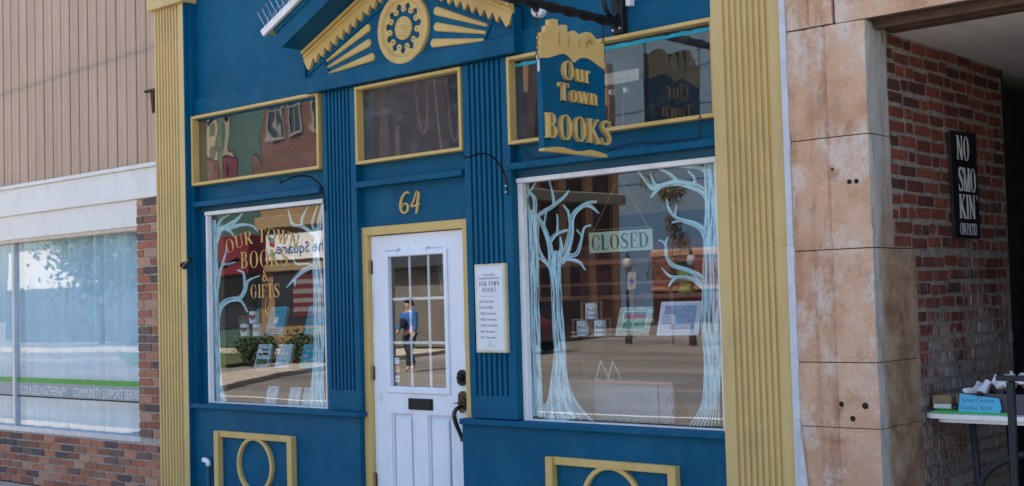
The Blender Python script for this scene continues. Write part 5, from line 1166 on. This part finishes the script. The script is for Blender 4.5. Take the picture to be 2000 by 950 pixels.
pt = thing('planter', 'large dark grey planter in the corner of the right window', 'planter', (-3.98, .20, .893))
MB().lathe([(.112, 0), (.120, .09), (.135, .155), (.172, .195), (.172, .212), (.160, .212), (.10, .12)], (-3.92, .32, .893), 'z', 28).obj('bowl', M['greypot'], pt, smooth=True)
gm = MB()
for i in range(5):
    a = random.uniform(2.2, 4.2); x = -3.98+random.uniform(-.06,.06); gm.tube(catmull([(x, .20, 1.10), (x+.05*math.cos(a), .15, 1.08), (x+.08*math.cos(a), .125, 1.0+random.uniform(-.03,.03))], 3), [.002]*6+[.005], 4)
gm.obj('trailing_plant', plain('dark_green_leaf', (.02, .06, .02), .6), pt)
ck = thing('stool', 'black topped stool behind the planter in the right window', 'stool', (-3.92, .60, .893))
MB().lathe([(.17, .325), (.185, .345), (.15, .372), (0, .378)], (-3.92, .62, .893), 'z', 28).obj('seat', M['black'], ck)
for a in range(4): MB().tube([(-3.92+.14*math.cos(a*1.57+.78), .62+.14*math.sin(a*1.57+.78), 1.22), (-3.92+.15*math.cos(a*1.57+.78), .62+.15*math.sin(a*1.57+.78), .893)], .006, 6).obj('leg', M['iron'], ck)

# ------------------------------------------------------------ window display, left
shelf(-8.28, -6.92, .20, .44, 1.410, 'upper clear shelf with mugs and teal books in the left window')
shelf(-8.20, -6.92, .18, .36, 1.163, 'lower clear shelf with three books in the left window')
for x, z, mk, lb in ((-8.110, 1.411, 'heart', 'white mug with a dark red heart, left of the lower pair'), (-7.955, 1.411, 'orangeheart', 'white mug with an orange heart'), (-7.995, 1.508, 'heart', 'white mug with a dark red heart on top of the pair')): mug(x, .28, z, lb, mk, .038, .092, False)
fp = thing('flower_pot', 'grey pot of dark red flowers beside the mugs', 'flower pot', (-8.235, .38, 1.411))
MB().lathe([(.045, 0), (.062, .12), (.066, .13), (.055, .13)], (-8.235, .38, 1.411), 'z', 18).obj('pot', M['greypot'] if False else plain('taupe_pot', (.22, .19, .16), .7), fp); MB().lathe([(.055, .13), (.06, .155), (.03, .165)], (-8.235, .38, 1.411), 'z', 18).obj('inner_pot', M['terracotta'], fp)
gm = MB()
for i in range(60):
    a, r_ = random.uniform(0, 6.28), random.uniform(0, .07); p_ = Vector((-8.235+r_*math.cos(a), 0.38+r_*math.sin(a), 1.585+random.uniform(0, .08))); gm.lathe([(0, 0), (.010, .004), (0, .01)], p_, 'z', 5)
gm.obj('flowers', M['heart'], fp)
def book(x0, x1, z, h, y, lb, mk, tilt=22, skew=14, th=.030, extra=None):
    g, pl, fr_ = leaning('book', lb, 'book', x0, x1, z, h, y, tilt, None, skew=skew); w_ = x1-x0
    pl('cover', mk, 0, w_, 0, h, th-.002, th); pl('pages', 'pagewhite', .003, w_-.004, .003, h-.003, .002, th-.0022); pl('cover', mk, 0, w_, 0, h, 0, .002); pl('stand', 'acrylic', -.004, w_+.02, -.001, h*.9, -.010, -.004)
    if extra: extra(pl, w_, h, th)
    return g
def ex_moon(pl, w_, h, th): pl('title_block', 'paper', w_*.35, w_*.6, h*.40, h*.62, th+.0003, th+.0008); pl('title_line', 'ink', w_*.15, w_*.8, h*.15, h*.19, th+.0003, th+.0006); pl('title_line', 'ink', w_*.15, w_*.8, h*.08, h*.11, th+.0003, th+.0006)
def ex_dots(pl, w_, h, th):
    for v in (.2, .45, .7): pl('picture_block', 'orangeheart', w_*.25, w_*.45, h*v, h*(v+.09), th+.0003, th+.0007)
def ex_swan(pl, w_, h, th):
    pl('title_line', 'ink', w_*.3, w_*.8, h*.72, h*.8, th+.0003, th+.0006); pl('title_line', 'ink', w_*.15, w_*.85, h*.52, h*.62, th+.0003, th+.0006); pl('picture_block', 'leaf', w_*.1, w_*.9, h*.10, h*.35, th+.0003, th+.0006)
book(-7.800, -7.640, 1.411, .225, .25, 'teal hardback book beside the stacked mugs', 'teal', extra=ex_moon)
book(-7.345, -7.190, 1.411, .225, .25, 'teal book with orange spots near the right painted tree', 'teal', extra=ex_dots)
M['lightcover'] = plain('pale_cover', (.40, .50, .56), .5, var=.3, scale=30, bump=0)
book(-7.905, -7.775, 1.164, .185, .22, 'pale book with a dark title, left on the middle shelf', 'lightcover', extra=ex_swan)
book(-7.655, -7.525, 1.164, .185, .22, 'plain grey blue book in the middle of the middle shelf', 'lightcover')
book(-7.365, -7.235, 1.164, .185, .22, 'teal and yellow book, right on the middle shelf', 'teal', extra=ex_dots)
for x, lb in ((-7.80, 'pink and white booklet standing low in the left window'), (-7.530, 'pale blue booklet low in the left window'), (-7.370, 'white card booklet by the foot of the right painted tree')): book(x, x+.105, .896, .138, .22, lb, 'lightcover', 18, 12, .006)

# things hanging behind the transoms
wd_ = plain('pale_wood', (.30, .18, .11), .6, var=.2)
hg = thing('hanging_display', 'wooden blades, pink ribbon loops and cords hanging behind the door transom', 'hanging display', (-6.3, .4, 3.3))
B('rod', wd_, hg, -6.75, -5.55, .39, .43, 3.30, 3.33, .003)
for (x, w0, w1, z0, z1) in ((-6.58, .020, .055, 2.50, 3.30), (-6.44, .014, .032, 2.45, 2.88)): MB().prism([(x-w0, z1), (x+w0, z1), (x+w1, z0), (x-w1, z0)], 'y', .36, .375).obj('wooden_blade', wd_, hg, fixn=True)
rbm = plain('dull_pink_ribbon', (.30, .09, .09), .7)
for (x, hh) in ((-6.22, 2.80), (-5.92, 2.72)):
    k_ = catmull([(x-.07, .40, 3.30), (x-.05, .40, 3.0), (x-.02, .40, hh+.04), (x+.01, .40, hh), (x+.04, .40, hh+.05), (x+.05, .40, 3.0), (x+.04, .40, 3.30)], 5)
    MB().tube(k_, .010, 6).obj('ribbon_loop', rbm, hg, smooth=True)
for xa, xb in ((-6.10, -6.01), (-5.83, -5.81)): MB().tube([(xa, .38, 3.3), (xb, .38, 2.5)], .006, 6).obj('cord', M['rope'], hg)
rk = thing('peg_rack', 'pale board with pegs and coral cords behind the right transom', 'rack', (-4.6, .5, 2.93))
B('board', M['white'], rk, -4.90, -4.40, .42, .44, 2.93, 3.0, .002)
for x in (-4.71, -4.59, -4.48): B('peg', M['white'], rk, x-.011, x+.011, .38, .42, 2.86, 2.89, .002)
cc_ = plain('coral_cord', (.34, .10, .05), .7)
for xa in (-4.60, -4.49): MB().tube([(xa, .39, 2.87), (xa-.03, .39, 2.50)], .006, 6).obj('cord', cc_, rk)
T('hanging_chain', 'thin chain loop hanging inside the door glass', 'chain', M['steel'], links([(-6.02, .30, 1.98), (-5.985, .30, 1.70), (-5.96, .30, 1.98)], .0016, .02, .005))

# ------------------------------------------------------------ across the street (seen in the glass)
def shop(name, label, x0, x1, y, z1, mat, base=None, dep=8, z0=0, face=1):
    g = thing(name, label, 'building', ((x0+x1)/2, y, 0)); B('wall', mat, g, x0, x1, y-dep, y, z0, z1, 0); return g
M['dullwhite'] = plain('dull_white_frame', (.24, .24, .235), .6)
M['dullcream'] = plain('dull_cream', (.28, .25, .18), .6)
def wins(g, xs, z0, z1, y, wd, frame='dullwhite', arch=False, dep=.12):
    for x in xs:
        mb = MB(); ring_plate(mb, x-wd/2-.1, x+wd/2+.1, z0-.12, z1+.12, x-wd/2, x+wd/2, z0, z1, y-.001, y+dep, 0)
        mb.box(x-.03, x+.03, y, y+.07, z0, z1).box(x-wd/2, x+wd/2, y, y+.068, (z0+z1)/2-.03, (z0+z1)/2+.03)
        f = mb.obj('window', M[frame], g); MB().box(x-wd/2, x+wd/2, y+.001, y+.03, z0, z1).obj('pane', M['glass_far'], f)
yr = -28.0
g = shop('green_shop', 'green fronted shop with a maroon awning across the street', -50, -44.15, yr, 11.5, plain('dark_green_stucco', (.045, .10, .085), .8, var=.2, scale=1))
B('awning', plain('maroon_canvas', (.15, .006, .02), .8), g, -49.5, -43.6, yr, yr+1.1, 3.1, 4.75, .02); B('lower_window', M['glass_far'], g, -49.6, -44.4, yr, yr+.05, .8, 3.0, 0)
for x in (-47.4, -46.2): 
    mb = MB().box(x-.30, x+.30, yr+.0, yr+.08, 8.4, 10.2).lathe([(0, .0), (.30, .0), (.30, .08)], (x, yr, 10.2), 'y', 16); mb.obj('arched_panel', M['dullcream'], g); B('maroon_panel', plain('maroon_paint', (.12, .02, .035), .7), g, x-.32, x+.32, yr+.0, yr+.10, 6.0, 8.3, 0)
g = shop('sign_shop', 'tan brick shop with a white sign across the street', -44.1, -37.6, yr, 5.9, plain('tan_brick', (.27, .17, .085), .85, var=.2, scale=4))
B('upper_wall', M['brick_far'], g, -44.1, -37.6, yr-8, yr-.002, 5.902, 12.5, 0); B('cornice', plain('tan_cornice', (.30, .22, .12), .8), g, -44.1, -37.6, yr, yr+.35, 5.0, 5.5, .03); B('sill_course', plain('tan_cornice2', (.30, .22, .12), .8), g, -44.1, -37.6, yr, yr+.18, 3.15, 3.45, .02)
sgn_ = B('sign_board', M['plastic_white'], g, -43.6, -37.9, yr, yr+.12, 3.6, 4.75, .01)
sans([('The Square', (-39.3, yr+.14, 3.88), (-1,0,0), Z, .50, 3.55)], 'sign_lettering', plain('blue_lettering', (.01, .12, .35), .6, bump=0), sgn_, (0,1,0), .0)
for i, mk in enumerate(('teal', 'red', 'paper', 'teal')): MB().prism([(-43.3+.0, 4.65-i*.22), (-42.95, 4.55-i*.22), (-42.95, 4.38-i*.22), (-43.3, 4.46-i*.22)], 'y', yr+.12, yr+.15).obj('sign_stripe', M[mk], sgn_, fixn=True)
B('shop_window', M['glass_far'], g, -43.2, -38.0, yr, yr+.04, .9, 3.1, 0)
flr = plain('shaded_red_cloth', (.10,.012,.02), .8); flw = plain('shaded_white_cloth', (.20,.18,.19), .8)  # both cloth colours darkened for the shade inside the window
fl_ = thing('striped_flag', 'red and white striped flag in the window across the street', 'flag', (-40.6, yr+.06, 1.2))
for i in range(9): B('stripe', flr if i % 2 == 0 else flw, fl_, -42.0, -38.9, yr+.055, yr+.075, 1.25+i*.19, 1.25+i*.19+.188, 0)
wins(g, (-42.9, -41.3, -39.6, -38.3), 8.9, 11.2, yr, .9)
g = shop('stucco_shop', 'grey stucco building with a dark awning band across the street', -37.5, -32.6, yr, 4.6, plain('grey_stucco', (.13, .12, .105), .9, var=.15, scale=1.2), dep=2.5)
B('upper_wall', plain('dark_purple_brick', (.035, .026, .028), .9, var=.2, scale=1.5), g, -37.5, -32.6, yr-2.5, yr-.002, 4.602, 11.5, 0); B('awning_band', plain('dark_awning', (.03, .035, .045), .8), g, -37.5, -32.6, yr, yr+.5, 3.0, 3.45, .02); B('door_opening', M['glass_far'], g, -36.6, -35.9, yr, yr+.04, .1, 2.3, 0)
# dark building with tan piers, further off
g = thing('pier_building', 'dark two storey building with tan piers across the square', 'building', (-44.5, -46, 0)); bm_ = plain('dark_brown_brick', (.06, .035, .03), .9, var=.3, scale=1)
B('wall', bm_, g, -54, -43.2, -52.4, -38, 0, 15, 0)
for i in range(7): B('pier', plain('tan_pier', (.34, .20, .11), .85) if i == 0 else bpy.data.materials['tan_pier'], g, -43.2, -42.9, -52.3+i*2.35, -51.7+i*2.35, 0, 15, 0)
B('cornice', M['dullcream'], g, -43.3, -42.5, -52.5, -37.9, 6.9, 7.5, .05); B('lower_band', M['terracotta'], g, -43.19, -42.95, -52.4, -38, 3.6, 3.9, 0); B('shop_glazing', M['glass_far'], g, -43.19, -43.1, -52, -39, .6, 3.4, 0)
g = thing('brick_terrace', 'long low red brick building behind the square', 'building', (-40, -62, 0)); B('wall', brick_mat.__call__('x', [(.20,.06,.04),(.22,.07,.045)]) if False else plain('deep_red_brick', (.16, .045, .03), .9, var=.25, scale=.8), g, -47.5, -6, -70, -62, 0, 4.5, 0)
for z in (2.0, 4.3): B('band_course', plain('pink_band', (.42, .22, .16), .85) if z == 2.0 else bpy.data.materials['pink_band'], g, -47.5, -6, -62, -61.8, z, z+.28, 0)
for i in range(10): B('window', M['glass_far'], g, -46+i*3.6, -44.3+i*3.6, -61.99, -61.95, 2.5, 3.9, 0)
B('parapet', M['concrete'], g, -47.5, -6, -70, -61.9, 4.505, 4.75, 0)
g = thing('metal_hall', 'big blue grey metal clad hall rising behind the brick terrace', 'building', (-45, -80, 0))
B('lower_cladding', plain('mid_blue_cladding', (.06, .13, .23), .6, var=.08, scale=.3), g, -90, -20, -100, -80, 0, 8.6, 0); B('upper_cladding', plain('pale_blue_cladding', (.12, .185, .25), .6, var=.08, scale=.3), g, -90, -20, -100, -80.05, 8.61, 25, 0)
for z in (11, 14, 17, 20, 23): B('cladding_seam', bpy.data.materials['mid_blue_cladding'], g, -90, -20, -80.05, -80.0, z, z+.12, 0)
# pale building and trees seen in the counseling window
g = shop('pale_block', 'pale rendered block far down the street', -78, -65.5, -34, 5.6, plain('pale_render', (.62, .60, .56), .85, var=.05, scale=.6)); B('base_course', M['greypot'], g, -78, -58, -34, -33.8, 0, 3.2, 0)
def leafy(x, y, z0, rx, rz, n, trunk, label, name='street_tree', mat='leaf', cat='tree', seed=1, size=.16):
    rnd = random.Random(seed); g = thing(name, label, cat, (x, y, 0)); mb = MB()
    cl = [(Vector((rnd.gauss(0, .42)*rx, rnd.gauss(0, .42)*rx, rnd.uniform(-1, 1)*rz)), rnd.uniform(.25, .5)*rx) for _ in range(14)]
    for i in range(n):
        c, r_ = rnd.choice(cl); p_ = c+Vector((rnd.gauss(0, .5), rnd.gauss(0, .5), rnd.gauss(0, .5)))*r_; p_ += Vector((x, y, z0+rz)); a = Vector((rnd.uniform(-1,1), rnd.uniform(-1,1), rnd.uniform(-1,1))).normalized()*size*rnd.uniform(.6, 1.3); b_ = a.cross(Vector((rnd.uniform(-1,1), rnd.uniform(-1,1), rnd.uniform(-1,1)))).normalized()*size*.5
        if p_.z > .05: mb.add([p_-a, p_+b_, p_+a, p_-b_], [(0,1,2,3)])
    mb.obj('crown', M[mat], g)
    if trunk:
        t_ = MB().tube([(x, y, 0), (x+.05, y, z0*.6), (x, y+.05, z0+rz)], [trunk, trunk*.75, trunk*.35], 8)
        for i in range(7): a = rnd.uniform(0, 6.28); t_.tube([(x, y, z0*.8+i*rz*.12), (x+rx*.6*math.cos(a), y+rx*.6*math.sin(a), z0+rz*(.6+.15*i))], [trunk*.4, trunk*.1], 5)
        t_.obj('trunk', M['bark'], g)
    return g
leafy(-59.5, -29.5, 2.6, 3.9, 2.9, 12000, .16, 'broad leafy tree beside the green shop', seed=4, size=.2)
leafy(-24.4, -30, 1.2, .75, 2.4, 3200, .04, 'slim sparse young tree across the street', mat='twig', seed=6, size=.05)
leafy(-23.4, -33, 1.2, .8, 1.6, 2000, .04, 'small sparse tree further off', mat='twig', seed=9, size=.05)
for i, (x, y, r_, lb) in enumerate(((-30.2, -17.0, .75, 'low clipped hedge bush at the kerb, left'), (-28.4, -17.4, 1.0, 'rounded clipped hedge bush at the kerb, middle'), (-27.1, -17.4, .8, 'clipped hedge bush at the kerb, right'))):
    leafy(x, y, -.1, r_*.8, .36, 2600, 0, lb, 'hedge_bush', 'leaf', 'bush', 20+i, .07)
tag(MB().prism([(-45, -21.5), (-33, -21.5), (-30.0, -15.8), (-35, -15.8)], 'z', -.05, .06).obj('lawn', M['turf'], None, (0,0,0), fixn=True), kind='structure')
# parked pickup
cr = thing('parked_pickup', 'dark pickup with red tail lights parked in the square', 'pickup', (-33.0, -33.4, 0)); dkp = plain('black_car_paint', (.012, .013, .018), .2, spec=.8)
cx, cy = -33.2, -33.6
MB().prism([(cy-2.6, .45), (cy+2.6, .45), (cy+2.65, .95), (cy+1.0, 1.08), (cy+.5, 1.62), (cy-.8, 1.66), (cy-1.1, 1.1), (cy-2.6, 1.05)], 'x', cx-.9, cx+.9).obj('body', dkp, cr, fixn=True)
B('side_window', M['glass_far'], cr, cx+.895, cx+.915, cy-.75, cy+.65, 1.12, 1.52, 0)
for yy in (cy-1.7, cy+1.7):
    for xx in (cx-.8, cx+.8):
        wl_ = MB().lathe([(.37, -.12), (.37, .12), (.2, .13), (0, .12)], (xx, yy, .37), 'x', 18).obj('wheel', M['black'], cr); MB().lathe([(.20, -.02), (.18, .14), (0, .145)], (xx, yy, .37), 'x', 14).obj('rim', M['steel'], wl_)
for xx in (cx-.75, cx+.75): B('tail_light', M['red'], cr, xx-.1, xx+.1, cy+2.6, cy+2.68, .75, 1.0, .01)
c2 = thing('parked_car', 'dark red hatchback parked by the stucco shop', 'car', (-27.50, -24.0, 0)); rp = plain('red_car_paint', (.09, .006, .01), .2, spec=.8)
MB().prism([(-29.30, .35), (-25.50, .35), (-25.45, .85), (-26.30, .98), (-27.00, 1.45), (-28.50, 1.45), (-29.20, .98)], 'y', -25.8, -24.2).obj('body', rp, c2, fixn=True); B('side_window', M['glass_far'], c2, -28.50, -26.90, -24.205, -24.18, .98, 1.36, 0)
for xx in (-28.50, -26.30):
    for yy in (-24.3, -25.7): MB().lathe([(.32, -.1), (.32, .1), (.18, .11), (0, .1)], (xx, yy, .32), 'y', 16).obj('wheel', M['black'], c2)
# lamp posts and a parking sign
for x, y, lb in ((-23.7, -30.2, 'dark street lamp with a white globe by the slim tree'), (-26.5, -30.4, 'dark street lamp with a white globe near the pickup')):
    g = thing('street_lamp', lb, 'street lamp', (x, y, 0), 'globe street lamps in the square'); MB().lathe([(.14, 0), (.12, .3), (.05, .45), (.04, 2.5), (.09, 2.6)], (x, y, 0), 'z', 12).obj('post', M['iron'], g); MB().lathe([(0, 2.60), (.13, 2.68), (.17, 2.85), (.13, 3.02), (.05, 3.08), (0, 3.1)], (x, y, 0), 'z', 16).obj('globe', plain('milky_globe', (.30,.31,.32), .5), g, smooth=True); MB().lathe([(.09, 3.06), (.05, 3.14), (0, 3.30)], (x, y, 0), 'z', 10).obj('finial', M['iron'], g)
g = thing('parking_sign', 'small white sign with a blue square on a post', 'sign', (-25.9, -29.8, 0)); MB().tube([(-25.9, -29.85, 0), (-25.9, -29.85, 2.6)], .03, 8).obj('post', M['steel'], g); B('plate', plain('dull_sign_white', (.30,.31,.33), .6), g, -26.08, -25.72, -29.82, -29.80, 1.95, 2.55, 0); B('blue_square', plain('sign_blue', (.01,.08,.40), .5), g, -25.98, -25.82, -29.799, -29.79, 2.15, 2.32, 0)
g = thing('traffic_cone', 'orange traffic cone on the far pavement', 'traffic cone', (-32.6, -21.6, .07)); MB().lathe([(.15, .03), (.11, .2), (.03, .6), (0, .6)], (-32.6, -21.6, .07), 'z', 14).obj('cone', plain('orange_plastic', (.55, .10, .02), .5), g); B('base', bpy.data.materials['orange_plastic'], g, -32.8, -32.4, -21.8, -21.4, .07, .10, .01)
# person in a blue jacket
def skinned(name, joints, bones, mat, parent, lv=2):
    me = bpy.data.meshes.new(name); me.from_pydata([j[0] for j in joints], bones, []); o = bpy.data.objects.new(name, me); col.objects.link(o)
    md_ = o.modifiers.new('skin', 'SKIN'); 
    sv = me.skin_vertices[0].data if me.skin_vertices else None
    if sv is None:
        b = bmesh.new(); b.from_mesh(me); b.verts.layers.skin.verify(); b.to_mesh(me); b.free(); sv = me.skin_vertices[0].data
    for i, j in enumerate(joints): sv[i].radius = (j[1], j[2] if len(j) > 2 else j[1])
    sv[0].use_root = True
    s2 = o.modifiers.new('sub', 'SUBSURF'); s2.levels = lv; s2.render_levels = lv
    bpy.context.view_layer.update(); m2 = bpy.data.meshes.new_from_object(o.evaluated_get(bpy.context.evaluated_depsgraph_get())); bpy.data.objects.remove(o)
    m2.materials.clear(); m2.materials.append(mat); m2.polygons.foreach_set('use_smooth', [True]*len(m2.polygons)); q = bpy.data.objects.new(name, m2); lnk(q, parent, WP[parent.name]); return q
pr = thing('person', 'person in a bright blue jacket and dark trousers crossing the street', 'person', (-22.9, -16.2, -.05))
J = [((0,0,.95),.15,.11), ((0,0,1.15),.15,.11), ((0,0,1.38),.18,.11), ((0,.0,1.50),.06,.06), ((0,.01,1.62),.085,.10), ((0,.01,1.72),.075,.09),
     ((.20,0,1.42),.065), ((.28,.03,1.14),.05), ((.30,.14,.92),.038), ((.31,.18,.84),.03), ((-.20,0,1.42),.065), ((-.27,.04,1.14),.05), ((-.22,.20,.98),.038), ((-.21,.25,.94),.03),
     ((.10,0,.86),.095), ((.12,.14,.50),.068), ((.12,.16,.10),.045), ((.12,.27,.04),.04), ((-.10,0,.86),.095), ((-.11,-.06,.50),.068), ((-.11,-.24,.12),.045), ((-.11,-.14,.04),.04)]
bones = [(0,1),(1,2),(2,3),(3,4),(4,5),(2,6),(6,7),(7,8),(8,9),(2,10),(10,11),(11,12),(12,13),(0,14),(14,15),(15,16),(16,17),(0,18),(18,19),(19,20),(20,21)]
skinned('body', J, bones, plain('skin_tone', (.45,.26,.18), .6), pr)
jk = [((0,0,.92),.178,.14)]+[((0,0,1.2),.18,.135), ((0,0,1.40),.20,.13), ((.21,0,1.43),.08), ((.285,.03,1.15),.065), ((.303,.13,.95),.052), ((-.21,0,1.43),.08), ((-.275,.04,1.15),.065), ((-.225,.19,1.0),.052)]
skinned('jacket', jk, [(0,1),(1,2),(2,3),(3,4),(4,5),(2,6),(6,7),(7,8)], plain('bright_blue_cloth', (.01,.10,.34), .8), pr)
tr_ = [((0,0,1.02),.168,.128), ((.10,0,.84),.11), ((.12,.14,.50),.085), ((.12,.16,.13),.065), ((-.10,0,.84),.11), ((-.11,-.06,.50),.085), ((-.11,-.235,.15),.065)]
skinned('trousers', tr_, [(0,1),(1,2),(2,3),(0,4),(4,5),(5,6)], plain('dark_cloth', (.015,.018,.025), .9), pr)
skinned('bag', [((-.02,.19,1.34),.13,.07), ((-.02,.20,1.06),.14,.08)], [(0,1)], plain('black_bag_cloth', (.01,.01,.012), .9), pr)
skinned('hair', [((0,-.02,1.70),.09,.10), ((0,-.05,1.62),.085,.08), ((0,.0,1.76),.07,.08)], [(0,1),(0,2)], plain('dark_hair', (.012,.009,.008), .6), pr, 2)

for x in (-7.05, -7.86, -4.72, -5.25): B('board_seam', M['blue_old'], bs, x-.0012, x+.0012, -.0006, .01, .09, .862, 0)
for x, z, r_ in ((-6.93, 2.4635, .004), (-5.09, 2.463, .004), (-4.95, 2.4635, .003), (-8.2, .905, .004), (-5.44, .901, .004), (-7.62, 2.4632, .003), (-4.1, 2.4632, .003)): MB().lathe([(r_, 0), (r_*.7, .002), (0, .0025)], (x, -.006, z), 'z', 7).obj('paint_speck', M['white'], bs)
